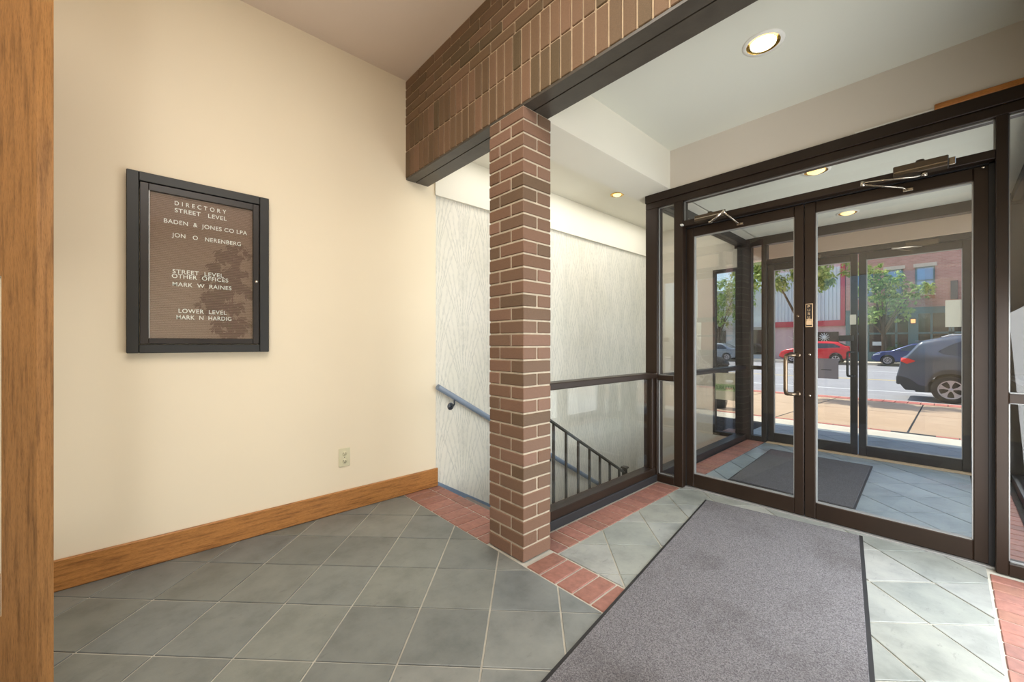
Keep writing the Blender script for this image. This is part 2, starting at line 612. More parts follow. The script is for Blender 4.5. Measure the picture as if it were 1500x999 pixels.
BRICKS = {}


def brick_mesh(dx, dy, dz, mat, c=0.0035, name='brick'):
    k = (round(dx, 4), round(dy, 4), round(dz, 4), mat.name)
    if k not in BRICKS:
        me = B(-dx / 2, dx / 2, -dy / 2, dy / 2, -dz / 2, dz / 2, c=c).mesh(name)
        me.materials.append(mat)
        BRICKS[k] = me
    return BRICKS[k]


def brick(parent, x0, x1, y0, y1, z0, z1, mat, jit=0.0012):
    me = brick_mesh(x1 - x0, y1 - y0, z1 - z0, mat)
    return place('brick', me, parent, ((x0 + x1) / 2 + R.uniform(-jit, jit), (y0 + y1) / 2 + R.uniform(-jit, jit), (z0 + z1) / 2))


CAP = 0.715


def text(body, parent, mat, loc, height, width, rot, name='lettering', align='LEFT'):
    cu = bpy.data.curves.new(name, 'FONT')
    cu.body = body
    cu.size = 1.0
    cu.extrude = 0.0
    cu.offset = 0.009
    cu.space_character = 1.08
    cu.align_x = align
    ob = bpy.data.objects.new(name, cu)
    COL.objects.link(ob)
    dg = bpy.context.evaluated_depsgraph_get()
    me = bpy.data.meshes.new_from_object(ob.evaluated_get(dg))
    bpy.data.objects.remove(ob)
    xs = [v.co.x for v in me.vertices]
    ys = [v.co.y for v in me.vertices]
    sx = width / (max(xs) - min(xs))
    sy = height / CAP
    x0 = min(xs) if align == 'LEFT' else (max(xs) + min(xs)) / 2
    y0 = 0.0
    for v in me.vertices:
        v.co.x = (v.co.x - x0) * sx
        v.co.y = (v.co.y - y0) * sy
    me.materials.clear()
    me.materials.append(mat)
    o = bpy.data.objects.new(name, me)
    COL.objects.link(o)
    o.parent = parent
    o.location = Vector(loc) - wl(parent)
    o.rotation_euler = rot
    if len(body) > 1: o['kind'] = 'stuff'
    return o


# ================================================================== LARGE STRUCTURE
XB = 1.475            # front face of the brick beam and pillar
XD = 3.20             # front face of the inner storefront
XE = 5.42             # front face of the outer storefront
YL = 2.845            # left wall
ZC, ZC2, ZH = 3.222, 2.777, 2.457
YG0, YG1 = 1.667, 1.767   # side glazing
YR0, YR1 = -0.47, -0.37

# floor: a mortar bed with every slate tile and brick paver laid into it
floor = struct('floor', B(-1.2, 1.775, -3.3, 2.86, -0.25, -0.005), M['grout'],
               'slate tile floor with brick borders and pale joints in the entrance hall', 'floor')
fl2 = B(1.775, 3.30, -0.47, 1.70, -0.25, -0.005)
fb = fl2.build('mortar_bed', M['grout'], floor)
fb2 = B(3.30, 6.87, -0.47, 1.80, -0.25, -0.006).build('mortar_bed', M['grout_dark'], floor)


def clip(poly, axis, lim, keep_less):
    out = []
    n = len(poly)
    for i in range(n):
        a, b = poly[i], poly[(i + 1) % n]
        ia = (a[axis] <= lim) if keep_less else (a[axis] >= lim)
        ib = (b[axis] <= lim) if keep_less else (b[axis] >= lim)
        if ia: out.append(a)
        if ia != ib:
            t = (lim - a[axis]) / (b[axis] - a[axis])
            out.append(tuple(a[k] + t * (b[k] - a[k]) for k in (0, 1)))
    return out


def lay_tiles(x0, x1, y0, y1, u0, pu, v0, pv, joint, mat):
    s = math.sqrt(0.5)
    for i in range(-14, 26):
        for j in range(-26, 26):
            ua, ub = u0 + i * pu + joint / 2, u0 + (i + 1) * pu - joint / 2
            va, vb = v0 + j * pv + joint / 2, v0 + (j + 1) * pv - joint / 2
            q = [(ua, va), (ua, vb), (ub, vb), (ub, va)]
            poly = [((u + v) * s, (u - v) * s) for u, v in q]
            if min(p[0] for p in poly) > x1 or max(p[0] for p in poly) < x0: continue
            if min(p[1] for p in poly) > y1 or max(p[1] for p in poly) < y0: continue
            for ax, lim, less in ((0, x0, False), (0, x1, True), (1, y0, False), (1, y1, True)):
                poly = clip(poly, ax, lim, less)
                if len(poly) < 3: break
            if len(poly) < 3: continue
            a = sum(poly[k][0] * poly[(k + 1) % len(poly)][1] - poly[(k + 1) % len(poly)][0] * poly[k][1] for k in range(len(poly))) / 2
            if abs(a) < 0.0012: continue
            if a < 0: poly = poly[::-1]
            clean = [p for k, p in enumerate(poly) if math.hypot(p[0] - poly[k - 1][0], p[1] - poly[k - 1][1]) > 1e-4]
            cx = sum(p[0] for p in clean) / len(clean)
            cy = sum(p[1] for p in clean) / len(clean)
            mb = MB().prism([(x - cx, y - cy) for x, y in clean], -0.012, R.uniform(-0.0008, 0.0008), 0.002)
            me = mb.mesh('slate_tile')
            me.materials.append(mat)
            place('slate_tile', me, floor, (cx, cy, 0))


lay_tiles(-1.15, 1.455, -1.3, 2.84, 1.7422, 0.31245, -0.4864, 0.3100, 0.008, M['slate'])
lay_tiles(1.69, 3.255, -0.138, 1.460, 2.042, 0.302, 0.455, 0.3045, 0.008, M['slate_light'])
lay_tiles(3.31, 5.43, -0.138, 1.460, 2.591, 0.2955, 2.582, 0.292, 0.007, M['slate_cool'])
lay_tiles(5.53, 6.86, -0.45, 1.78, 2.591, 0.2955, 2.582, 0.292, 0.007, M['slate_cool'])

PJ = 0.0085
# pavers along the beam line: left of the pillar, then right of it
ys = [2.838, 2.766, 2.658, 2.547, 2.438, 2.333, 2.229, 2.126, 2.022, 1.918, 1.815]
for a, b in zip(ys[:-1], ys[1:]):
    brick(floor, 1.463, 1.674, b + PJ / 2, a - PJ / 2, -0.03, 0.0, M['paver'])
ys = [2.838, 2.735, 2.53, 2.325, 2.12, 1.92, 1.815]
for a, b in zip(ys[:-1], ys[1:]):
    brick(floor, 1.682, 1.770, b + PJ / 2, a - PJ / 2, -0.03, 0.0, M['paver'])
y = 1.497
while y > -0.45:
    brick(floor, 1.467, 1.678, y - 0.1035 + PJ / 2, y - PJ / 2, -0.03, 0.0, M['paver'])
    y -= 0.1035
# pavers along the left glazing and along the right glazing
x = 1.666
while x < 3.15:
    brick(floor, x + 0.102 - 0.1 + PJ / 2 + 0.02, x + 0.102 + 0.02 - PJ / 2, 1.470, 1.655, -0.03, 0.0, M['paver'])
    x += 0.1003
x = 3.33
while x < 5.38:
    brick(floor, x + PJ / 2, x + 0.1003 - PJ / 2, 1.470, 1.655, -0.03, 0.0, M['paver'])
    brick(floor, x + PJ / 2, x + 0.1003 - PJ / 2, -0.335, -0.148, -0.03, 0.0, M['paver'])
    x += 0.1003
x = 1.696
while x < 3.15:
    brick(floor, x + PJ / 2, x + 0.0983 - PJ / 2, -0.345, -0.148, -0.03, 0.0, M['paver'])
    x += 0.0983

# walls and ceilings
struct('wall_left', B(-1.2, 1.745, YL, YL + 0.16, -0.25, ZC + 0.1), M['wall_cream'], 'cream painted wall carrying the black directory case', 'wall')
struct('wall_back', MB().box(-1.3, -1.2, -3.4, 0.2, -0.25, ZC + 0.1).box(-1.3, -1.2, 1.3, YL + 0.16, -0.25, ZC + 0.1).box(-1.3, -1.2, 0.2, 1.3, 2.2, ZC + 0.1),
       M['wall_cream'], 'cream wall behind the viewpoint with an inner doorway', 'wall')
struct('wall_far_right', B(-1.2, 1.67, -3.4, -3.3, -0.25, ZC + 0.1), M['wall_cream'], 'cream wall at the far right end of the foyer', 'wall')
struct('wall_right', B(XB, 1.67, -3.3, -0.47, -0.25, ZH), M['wall_beige'], 'beige wall under the brick beam right of the doors', 'wall')
struct('ceiling', B(-1.3, 1.67, -3.4, YL + 0.16, ZC, ZC + 0.12), M['ceiling_tan'], 'tan painted high ceiling over the foyer', 'ceiling')
struct('ceiling', B(1.67, 3.31, YR0, 1.56, ZC2, ZC2 + 0.1), M['ceiling_grey'], 'pale grey lower ceiling inside the glass doors', 'ceiling')
struct('ceiling', B(1.67, 5.60, 1.88, 3.02, ZC2, ZC2 + 0.1), M['plaster_white'], 'white ceiling over the stairwell', 'ceiling')
struct('ceiling', B(3.31, 5.52, YR0, 1.56, ZH, ZH + 0.1), M['ceiling_grey'], 'pale grey ceiling of the glazed vestibule', 'ceiling')
struct('wall_soffit', B(1.672, 5.52, 1.552, 1.870, ZH, ZC2 + 0.1), M['plaster_white'], 'white dropped soffit above the glazed stair partition', 'soffit')
struct('wall_header', B(XD, 3.31, YR0, 1.552, ZH + 0.001, ZC2), M['wall_beige'], 'beige wall band above the inner glass doors', 'wall')
struct('wall_stair', B(1.735, 5.50, 2.86, 3.02, -2.6, 2.398), M['wallpaper'], 'stairwell wall papered with grey feathery reeds on cream', 'wall')
struct('trim_band', B(1.735, 5.50, 2.832, 3.02, 2.398, ZC2), M['plaster_white'], 'plain white band above the reed wallpaper', 'trim')
struct('wall_stair_end', MB().box(5.42, 5.52, 2.06, 2.86, -2.6, ZC2).box(5.42, 5.52, YG1, 2.06, -2.6, -0.01).box(5.42, 5.52, 1.87, 2.06, 2.13, ZC2).box(5.42, 5.52, YG1, 1.87, 2.13, ZH),
       M['wall_beige'], 'beige stairwell end wall with a tall street window', 'wall')
struct('wall_stair_side', B(1.79, 5.42, 1.56, 1.70, -2.6, -0.26), M['plaster_white'], 'white wall below the floor beside the stairs', 'wall')
struct('trim_1', B(3.188, XD, -0.45, 0.046, ZH + 0.0, ZH + 0.032, c=0.004), M['oak_y'], 'short orange oak strip above the right end of the door frame', 'trim')
struct('trim_2', B(3.192, XD, 0.048, 0.38, ZH + 0.002, ZH + 0.010), M['white_trim'], 'thin white caulked strip above the door frame', 'trim')
struct('roof', MB().box(-1.4, 6.9, -0.5, 3.1, ZC + 0.13, ZC + 0.3).box(-1.4, 1.67, -3.5, -0.5, ZC + 0.13, ZC + 0.3).box(5.52, 6.86, -0.5, 3.1, 2.62, ZC + 0.13).box(6.72, 6.86, -0.5, 3.1, 2.42, 2.62)
       .box(1.67, 5.52, -0.5, 3.1, ZC2 + 0.1, ZC + 0.13), M['ceiling_tan'], 'flat roof and porch canopy over the entrance', 'roof')

# baseboard of orange oak along the left wall
bb = tag(B(-1.2, 1.760, 2.828, YL, 0.0, 0.150, c=0.006).build('baseboard_left', M['oak']), 'orange oak baseboard along the cream wall', 'baseboard', kind='structure')

# brick wall above the opening: five stretcher courses over two soldier courses, on a steel lintel
wf = struct('wall_front', B(XB + 0.006, 1.67, -3.3, YL, ZH + 0.01, ZC), M['mortar_tan'],
            'brown brick wall above the opening with two upright soldier courses', 'wall')
SP = 0.0687
y = YL
k = 0
zs0, zs1, zs2 = ZH + 0.006, 2.671, 2.873
while y > -0.55:
    w = min(SP, y + 0.7) - 0.009
    for za, zb in ((zs0, zs1 - 0.008), (zs1, zs2 - 0.008)):
        brick(wf, XB - R.uniform(0, 0.002), XB + 0.09, y - w, y - 0.001, za, zb, M['beam_brick'], 0.0)
    y -= SP
    k += 1
CH = (ZC - zs2) / 5
for r in range(5):
    y = YL + (0.105 if r % 2 else 0.0)
    while y > -0.05:
        a, b = y - 0.209 + 0.009, y
        b = min(b, YL)
        if b - a > 0.03:
            brick(wf, XB - R.uniform(0, 0.002), XB + 0.09, a, b, zs2 + r * CH + 0.001, zs2 + (r + 1) * CH - 0.009, M['beam_brick'], 0.0)
        y -= 0.209
lint = thing('lintel', 'dark brown painted steel lintel of two plates under the brick wall', 'lintel', (XB, 1.2, ZH), kind='structure')
B(XB + 0.004, 1.552, -3.3, YL, ZH - 0.008, ZH + 0.006).build('steel_plate', M['steel_paint'], lint)
B(1.560, 1.672, -3.3, YL, ZH - 0.008, ZH + 0.006).build('steel_plate', M['steel_paint'], lint)

# brick pillar
PX0, PX1, PY0, PY1 = 1.474, 1.692, 1.524, 1.812
pil = thing('brick_pillar', 'square brown brick pillar between the stair opening and the glass partition', 'pillar', ((PX0 + PX1) / 2, (PY0 + PY1) / 2, 0), kind='structure')
B(PX0 + 0.005, PX1 - 0.005, PY0 + 0.005, PY1 - 0.005, 0, ZH - 0.009).build('mortar_core', M['mortar'], pil)
NC = 34
ch = (ZH - 0.012) / NC
for r in range(NC):
    z0, z1 = r * ch + (0.009 if r else 0.0), (r + 1) * ch - 0.001
    xm = (PX0 + PX1) / 2
    j = 0.0045
    if r % 2 == 0:
        for args in ((PX0, PX1, PY0, PY0 + 0.096), (PX0, xm - j, PY0 + 0.105, PY1), (xm + j, PX1, PY0 + 0.105, PY1)):
            brick(pil, *args, z0, z1, M['brick'])
    else:
        for args in ((PX0, PX1, PY1 - 0.088, PY1), (PX0, xm - j, PY0, PY1 - 0.097), (xm + j, PX1, PY0, PY1 - 0.097)):
            brick(pil, *args, z0, z1, M['brick'])

# ------------------------------------------------------------------ glazing frames
GT = 0.008


def pane_x(parent, x, y0, y1, z0, z1, mat='glass'):
    return B(x - GT / 2, x + GT / 2, y0, y1, z0, z1).build('glass_pane', M[mat], parent)


def pane_y(parent, y, x0, x1, z0, z1, mat='glass'):
    return B(x0, x1, y - GT / 2, y + GT / 2, z0, z1).build('glass_pane', M[mat], parent)


# inner storefront (transom, sidelights)
w1 = thing('window_1', 'dark bronze frame with transom and sidelights around the inner doors', 'window frame', (XD, 0.65, 0), kind='structure')
MBz = M['bronze']
B(XD - 0.012, 3.31, YR0, 1.774, 2.388, ZH, c=0.003).build('head_rail', MBz, w1)
B(XD, 3.30, YR0, 1.774, 2.336, 2.388, c=0.003).build('top_rail', MBz, w1)
B(XD, 3.30, YG0, 1.774, 0.0, 2.336, c=0.003).build('mullion', MBz, w1)
B(XD, 3.30, 1.447, 1.521, 0.0, 2.336, c=0.003).build('mullion', MBz, w1)
B(XD, 3.30, -0.211, -0.169, 0.0, 2.336, c=0.003).build('mullion', MBz, w1)
B(XD, 3.30, YR0, YR1, 0.0, 2.336, c=0.003).build('mullion', MBz, w1)
B(XD, 3.30, -0.169, 1.447, 2.124, 2.170, c=0.003).build('transom_bar', MBz, w1)
B(XD + 0.056, 3.30, -0.169, 1.447, 2.117, 2.124).build('door_stop', M['rubber'], w1)
B(XD, 3.29, 1.521, YG0, 0.0, 0.062, c=0.003).build('sill', MBz, w1)
B(XD, 3.29, YR1, -0.211, 0.0, 0.062, c=0.003).build('sill', MBz, w1)
B(XD, 3.29, 1.521, YG0, 0.862, 0.906, c=0.003).build('rail', MBz, w1)
B(XD, 3.29, YR1, -0.211, 0.872, 0.918, c=0.003).build('rail', MBz, w1)
gx = 3.245
pane_x(w1, gx, 1.521, YG0, 0.062, 0.862); pane_x(w1, gx, 1.521, YG0, 0.906, 2.336)
pane_x(w1, gx, YR1, -0.211, 0.062, 0.872); pane_x(w1, gx, YR1, -0.211, 0.918, 2.336)
pane_x(w1, gx, -0.169, 1.447, 2.170, 2.336)
g = MB()
for (ya, yb, za, zb) in ((-0.169, 1.447, 2.170, 2.336), (1.521, YG0, 0.906, 2.336), (1.521, YG0, 0.062, 0.862), (YR1, -0.211, 0.062, 0.872), (YR1, -0.211, 0.918, 2.336)):
    e = 0.006
    g.box(3.225, 3.240, ya, ya + e, za, zb).box(3.225, 3.240, yb - e, yb, za, zb).box(3.225, 3.240, ya, yb, za, za + e).box(3.225, 3.240, ya, yb, zb - e, zb)
sub(g.build('glazing_bead', M['gasket'], w1), 'pale grey glazing bead')
B(3.17, XD, 1.438, 1.455, 2.128, 2.140).build('bracket', M['white_trim'], w1)


def door_leaf(name, label, x, y0, y1, mat, hinge_right, cool=False):
    """Narrow-stile aluminium leaf, y0 < y1, front face at x."""
    d = thing(name, label, 'door', (x, y0 if hinge_right else y1, 0), kind='structure')
    t = 0.045
    zb, zt = 0.012, 2.113
    lo, hi = 0.118, 2.042
    s0, s1 = 0.054, 0.060
    B(x, x + t, y0, y0 + s0, zb, zt, c=0.004).build('stile', mat, d)
    B(x, x + t, y1 - s1, y1, zb, zt, c=0.004).build('stile', mat, d)
    B(x + 0.001, x + t - 0.001, y0 + s0, y1 - s1, zb, lo, c=0.004).build('bottom_rail', mat, d)
    B(x + 0.001, x + t - 0.001, y0 + s0, y1 - s1, hi, zt, c=0.004).build('top_rail', mat, d)
    pane_x(d, x + t / 2, y0 + s0, y1 - s1, lo, hi)
    e = 0.005
    ya, yb = y0 + s0, y1 - s1
    MB().box(x + 0.006, x + t - 0.006, ya, ya + e, lo, hi).box(x + 0.006, x + t - 0.006, yb - e, yb, lo, hi).box(x + 0.006, x + t - 0.006, ya, yb, lo, lo + e).box(x + 0.006, x + t - 0.006, ya, yb, hi - e, hi).build('glazing_bead', M['gasket'], d)
    return d


XI = 3.255
dl = door_leaf('door_1', 'left leaf of the inner glass doors, bronze frame with a curved pull', XI, 0.650, 1.442, M['bronze'], False)
dr = door_leaf('door_2', 'right leaf of the inner glass doors with the small upright plate', XI, -0.150, 0.646, M['bronze'], True)
XO = 5.46
el = door_leaf('door_3', 'left leaf of the outer street doors, seen through the vestibule', XO, 0.630, 1.442, M['bronze_cool'], False)
er = door_leaf('door_4', 'right leaf of the outer street doors with a paper notice on its glass', XO, -0.150, 0.620, M['bronze_cool'], True)


def arc_pull(parent, xf, y_mount, y_grip, z0, z1, out, r, mat):
    RC = 0.04
    pts = [(xf, y_mount, z0), (xf - out * 0.5, (y_mount * 0.6 + y_grip * 0.4), z0)]
    for k in range(5):
        a = math.radians(90 * k / 4)
        pts.append((xf - out + RC - RC * math.sin(a), y_grip, z0 + RC - RC * math.cos(a)))
    for k in range(5):
        a = math.radians(90 * k / 4)
        pts.append((xf - out + RC - RC * math.cos(a), y_grip, z1 - RC + RC * math.sin(a)))
    pts += [(xf - out * 0.5, (y_mount * 0.6 + y_grip * 0.4), z1), (xf, y_mount, z1)]
    h = MB().tube(pts, r, 12).build('pull_handle', mat, parent)
    for z in (z0, z1):
        MB().lathe([(0.0, 0), (0.016, 0), (0.016, -0.006), (0.0, -0.006)], (xf, y_mount, z), 'x', 16).build('rosette', mat, h)
    return h


arc_pull(dl, XI, 0.683, 0.733, 0.832, 1.096, 0.09, 0.0125, M['handle'])
arc_pull(el, XO, 0.660, 0.700, 0.835, 1.085, 0.075, 0.011, M['rubber'])
for z in (1.10, 0.826):
    MB().lathe([(0.0, -0.003), (0.006, -0.003), (0.007, 0.0)], (XI, 0.617, z), 'x', 10).build('bolt', M['chrome'], dr)
MB().lathe([(0.0, -0.003), (0.007, -0.003), (0.008, 0.0)], (XI, 0.684, 1.36), 'x', 10).build('lock_cylinder', M['handle'], dl)
B(XO - 0.05, XO, 0.655, 0.775, 1.200, 1.262, c=0.006).build('lock_box', M['rubber'], el)
B(XO - 0.003, XO, 0.640, 0.690, 1.375, 1.480).build('sticker', M['paper'], el)

sc_ = MB()  # thin white lines fanning over the outer left pane
for ya, za in ((1.24, 0.86), (1.20, 0.88), (1.16, 0.90), (1.13, 0.86), (1.23, 0.78), (1.21, 0.72), (1.15, 0.80), (1.10, 0.82)):
    sc_.tube([(XO + 0.016, 1.115, 0.62), (XO + 0.016, (ya + 1.115) / 2 - 0.01, (za + 0.62) / 2 + 0.01), (XO + 0.016, ya, za)], 0.0012, 4)
sc_.tube([(XO + 0.016, 1.24, 1.26), (XO + 0.016, 1.17, 1.22), (XO + 0.016, 1.12, 1.14), (XO + 0.016, 1.10, 1.07)], 0.0014, 4)
sub(sc_.build('glass_lines', M['white_trim'], el), 'fine white lines on the lower glass')['kind'] = 'stuff'
# upright push plate on the right inner leaf
pp = B(XI - 0.0025, XI, 0.600, 0.640, 1.284, 1.440, c=0.0008).build('push_plate', M['push_gold'], dr)
sub(pp, 'small black and gold upright plate reading PUSH')
B(XI - 0.0035, XI - 0.0024, 0.6035, 0.6365, 1.289, 1.435).build('plate_face', M['push_black'], pp)
for i, chh in enumerate('PUSH'):
    text(chh, pp, M['push_gold'], (XI - 0.004, 0.6275, 1.413 - i * 0.0235), 0.0155, 0.013, (math.pi / 2, 0, -math.pi / 2))
hand = MB()
hand.box(XI - 0.0045, XI - 0.003, 0.606, 0.634, 1.298, 1.326, c=0.0006)
for k in range(4):
    hand.box(XI - 0.0045, XI - 0.003, 0.6065 + k * 0.0072, 0.6118 + k * 0.0072, 1.326, 1.338 + (0.003 if k in (1, 2) else 0))
hand.box(XI - 0.0045, XI - 0.003, 0.6345, 0.6375, 1.302, 1.322)
hand.build('hand_symbol', M['push_gold'], pp)


def closer(parent, y0, y1, z0, z1, piv, elbow, foot, bracket):
    c = B(3.128, 3.200, y0, y1, z0, z1, c=0.004).build('door_closer', M['closer'], parent)
    MB().lathe([(0.0, 0.016), (0.017, 0.014), (0.020, 0.0)], (3.16, (y0 + y1) / 2, z1), 'z', 16).build('valve_cap', M['closer'], c)
    B(3.1265, 3.129, y0 + 0.004, y1 - 0.004, z0 + 0.018, z0 + 0.024).build('trim_line', M['chrome'], c)
    if bracket:
        B(3.150, 3.20, bracket[0], bracket[1], z0 + 0.006, z1 - 0.012, c=0.002).build('end_bracket', M['chrome'], c)
    MB().lathe([(0.0, -0.022), (0.014, -0.020), (0.014, 0.0), (0.0, 0.0)], (3.155, piv[1], piv[2] + 0.012), 'z', 14).build('pivot_cap', M['chrome'], c)
    MB().tube([(3.155, piv[1], piv[2]), (3.12, piv[1] * 0.85 + elbow[1] * 0.15, piv[2] - 0.012), (3.105, elbow[1], elbow[2])], 0.0085, 10, flat=0.55).build('arm', M['chrome'], c)
    MB().tube([(3.105, elbow[1], elbow[2] - 0.012), (3.20, foot[1] * 0.9 + elbow[1] * 0.1, foot[2] + 0.008), (3.245, foot[1], foot[2])], 0.0075, 10, flat=0.55).build('forearm', M['chrome'], c)
    MB().lathe([(0.0, -0.016), (0.011, -0.016), (0.011, 0.012), (0.0, 0.012)], (3.105, elbow[1], elbow[2] - 0.004), 'z', 12).build('elbow_joint', M['chrome'], c)
    B(3.237, 3.256, foot[1] - 0.026, foot[1] + 0.018, foot[2] - 0.008, foot[2] + 0.010, c=0.002).build('foot_plate', M['chrome'], c)
    return c


closer(dr, -0.007, 0.207, 2.120, 2.177, (0, 0.083, 2.105), (0, 0.335, 2.120), (0, 0.155, 2.062), (-0.032, -0.007))
closer(dl, 1.111, 1.325, 2.119, 2.165, (0, 1.215, 2.100), (0, 1.100, 2.146), (0, 1.040, 2.062), None)
MB().lathe([(0.0, -0.006), (0.007, -0.005), (0.008, 0.0)], (3.235, -0.13, 2.10), 'x', 10).build('screw', M['chrome'], dr)

MB().box(XD + 0.056, 3.30, -0.169, -0.148, 0.0, 2.124).box(XD + 0.056, 3.30, 1.440, 1.447, 0.0, 2.124).build('door_stop', M['rubber'], w1)
# outer storefront
w2 = thing('window_2', 'dark bronze street frame with sidelights around the outer doors', 'window frame', (XE, 0.65, 0), kind='structure')
MC = M['bronze_cool']
B(XE, 5.52, YR0, 1.80, 2.358, ZH, c=0.003).build('head_rail', MC, w2)
B(XE, 5.52, 1.612, 1.765, 0.0, 2.358, c=0.003).build('mullion', MC, w2)
B(XE, 5.52, 1.447, 1.500, 0.0, 2.358, c=0.003).build('mullion', MC, w2)
B(XE, 5.52, -0.211, -0.155, 0.0, 2.358, c=0.003).build('mullion', MC, w2)
B(XE, 5.52, YR0, YR1 + 0.02, 0.0, 2.358, c=0.003).build('mullion', MC, w2)
B(XE, 5.52, -0.155, 1.447, 2.117, 2.175, c=0.003).build('transom_bar', MC, w2)
B(XE, 5.52, 1.500, 1.612, 0.0, 0.06, c=0.003).build('sill', MC, w2)
B(XE, 5.52, -0.35, -0.211, 0.0, 0.06, c=0.003).build('sill', MC, w2)
B(XE, 5.52, 1.500, 1.612, 0.862, 0.906, c=0.003).build('rail', MC, w2)
B(XE, 5.52, -0.35, -0.211, 0.862, 0.906, c=0.003).build('rail', MC, w2)
B(XE - 0.03, 5.53, -0.155, 1.447, 0.0, 0.011, c=0.002).build('threshold', M['mortar_tan'], w2)
pane_x(w2, 5.47, 1.500, 1.612, 0.06, 0.862); pane_x(w2, 5.47, 1.500, 1.612, 0.906, 2.358)
pane_x(w2, 5.47, -0.35, -0.211, 0.06, 0.862); pane_x(w2, 5.47, -0.35, -0.211, 0.906, 2.358)
pane_x(w2, 5.47, -0.155, 1.447, 2.175, 2.358)
cb = B(5.395, 5.46, 0.93, 1.15, 2.10, 2.15, c=0.004).build('door_closer', M['closer'], el)
B(5.392, 5.396, 0.94, 1.14, 2.118, 2.126).build('trim_line', M['chrome'], cb)
cb = B(5.395, 5.46, 0.05, 0.27, 2.10, 2.15, c=0.004).build('door_closer', M['closer'], er)
MB().tube([(5.40, 0.16, 2.10), (5.33, 0.36, 2.10), (5.44, 0.22, 2.07)], 0.008, 8).build('arm', M['chrome'], cb)

# inner threshold
B(3.235, 3.312, -0.169, 1.447, -0.004, 0.009, c=0.002).build('threshold', M['gasket'], w1)

# side glazing of the vestibule, left and right
for nm, y0, y1, lab in (('window_3', YG0, YG1, 'left side glazing of the vestibule with one mid rail'), ('window_4', YR0, YR1, 'right side glazing of the vestibule with one mid rail')):
    w = thing(nm, lab, 'window', (4.36, (y0 + y1) / 2, 0), kind='structure')
    B(3.30, XE, y0, y1, 2.380, ZH, c=0.003).build('head_rail', MC, w)
    B(3.30, XE, y0, y1, 0.0, 0.065, c=0.003).build('sill', MC, w)
    B(3.30, XE, y0, y1, 0.860, 0.903, c=0.003).build('rail', MC, w)
    ym = (y0 + y1) / 2
    pane_y(w, ym, 3.30, XE, 0.065, 0.860, 'glass_side')
    pane_y(w, ym, 3.30, XE, 0.903, 2.380, 'glass_side')

# stair partition between pillar and storefront
w5 = thing('window_5', 'low glazed stair partition with a bronze top rail beside the pillar', 'partition', (2.45, 1.717, 0), kind='structure')
B(PX1, XD, YG0 - 0.004, YG1, 0.880, 0.924, c=0.005).build('top_rail', M['bronze'], w5)
B(PX1, XD, YG0 + 0.012, YG1, 0.052, 0.112, c=0.004).build('bottom_rail', M['bronze'], w5)
B(PX1, XD, YG0, YG1, -0.004, 0.056, c=0.004).build('sill', M['rubber'], w5)
B(XD - 0.045, XD, YG0 + 0.02, YG1, 0.11, 0.88, c=0.003).build('post', M['bronze'], w5)
pane_y(w5, 1.717, PX1, XD - 0.045, 0.112, 0.880)

# mirrored glazed partition on the right side of the hall
w6 = thing('window_6', 'full height glazing along the right side of the hall', 'window', (2.4, -0.42, 0), kind='structure')
B(1.67, XD, YR0, YR1, 0.88, 0.924, c=0.004).build('rail', M['bronze'], w6)
B(1.67, XD, YR0, YR1, 0.0, 0.065, c=0.004).build('sill', M['bronze'], w6)
B(1.67, XD, YR0, YR1, 2.39, ZC2, c=0.004).build('head_rail', M['bronze'], w6)
pane_y(w6, -0.42, 1.67, XD, 0.065, 0.88)
pane_y(w6, -0.42, 1.67, XD, 0.924, 2.39)

# stair window to the street
w7 = thing('window_7', 'tall narrow street window at the end of the stairwell', 'window', (5.44, 1.91, 0), kind='structure')
MB().box(5.43, 5.50, 2.035, 2.06, -0.01, 2.13).box(5.43, 5.50, 1.765, 1.79, -0.01, 2.13).box(5.43, 5.50, 1.79, 2.035, 2.09, 2.13).box(5.43, 5.50, 1.79, 2.035, -0.01, 0.04).build('frame', MC, w7)
pane_x(w7, 5.465, 1.79, 2.035, 0.04, 2.09)

# the stairs, going down along the papered wall
st = thing('stairs', 'stairs going down behind the brick pillar along the papered wall', 'stairs', (1.78, 2.28, 0), kind='structure')
RI, TR = 0.1735, 0.28
for k in range(12):
    x0 = 1.775 + k * TR
    B(x0, x0 + TR + 0.02, 1.70, 2.858, -RI * (k + 1) - 0.06, -RI * (k + 1), c=0.004).build('tread', M['carpet_stair'], st)
    B(x0 - 0.012, x0, 1.70, 2.858, -RI * (k + 1) - 0.02, -RI * k - 0.012).build('riser', M['carpet_stair'], st)
sk = MB()
sl = -0.605
p = [(1.748, 0.04), (5.2, 0.04 + sl * (5.2 - 1.748)), (5.2, -0.34 + sl * (5.2 - 1.748)), (1.748, -0.34)]
sk.add([(x, 2.842, z) for x, z in p] + [(x, 2.860, z) for x, z in p], [(0, 1, 2, 3), (7, 6, 5, 4), (0, 4, 5, 1), (1, 5, 6, 2), (2, 6, 7, 3), (3, 7, 4, 0)])
sub(sk.build('skirt_board', M['blue_paint'], st), 'pale blue painted skirt board')

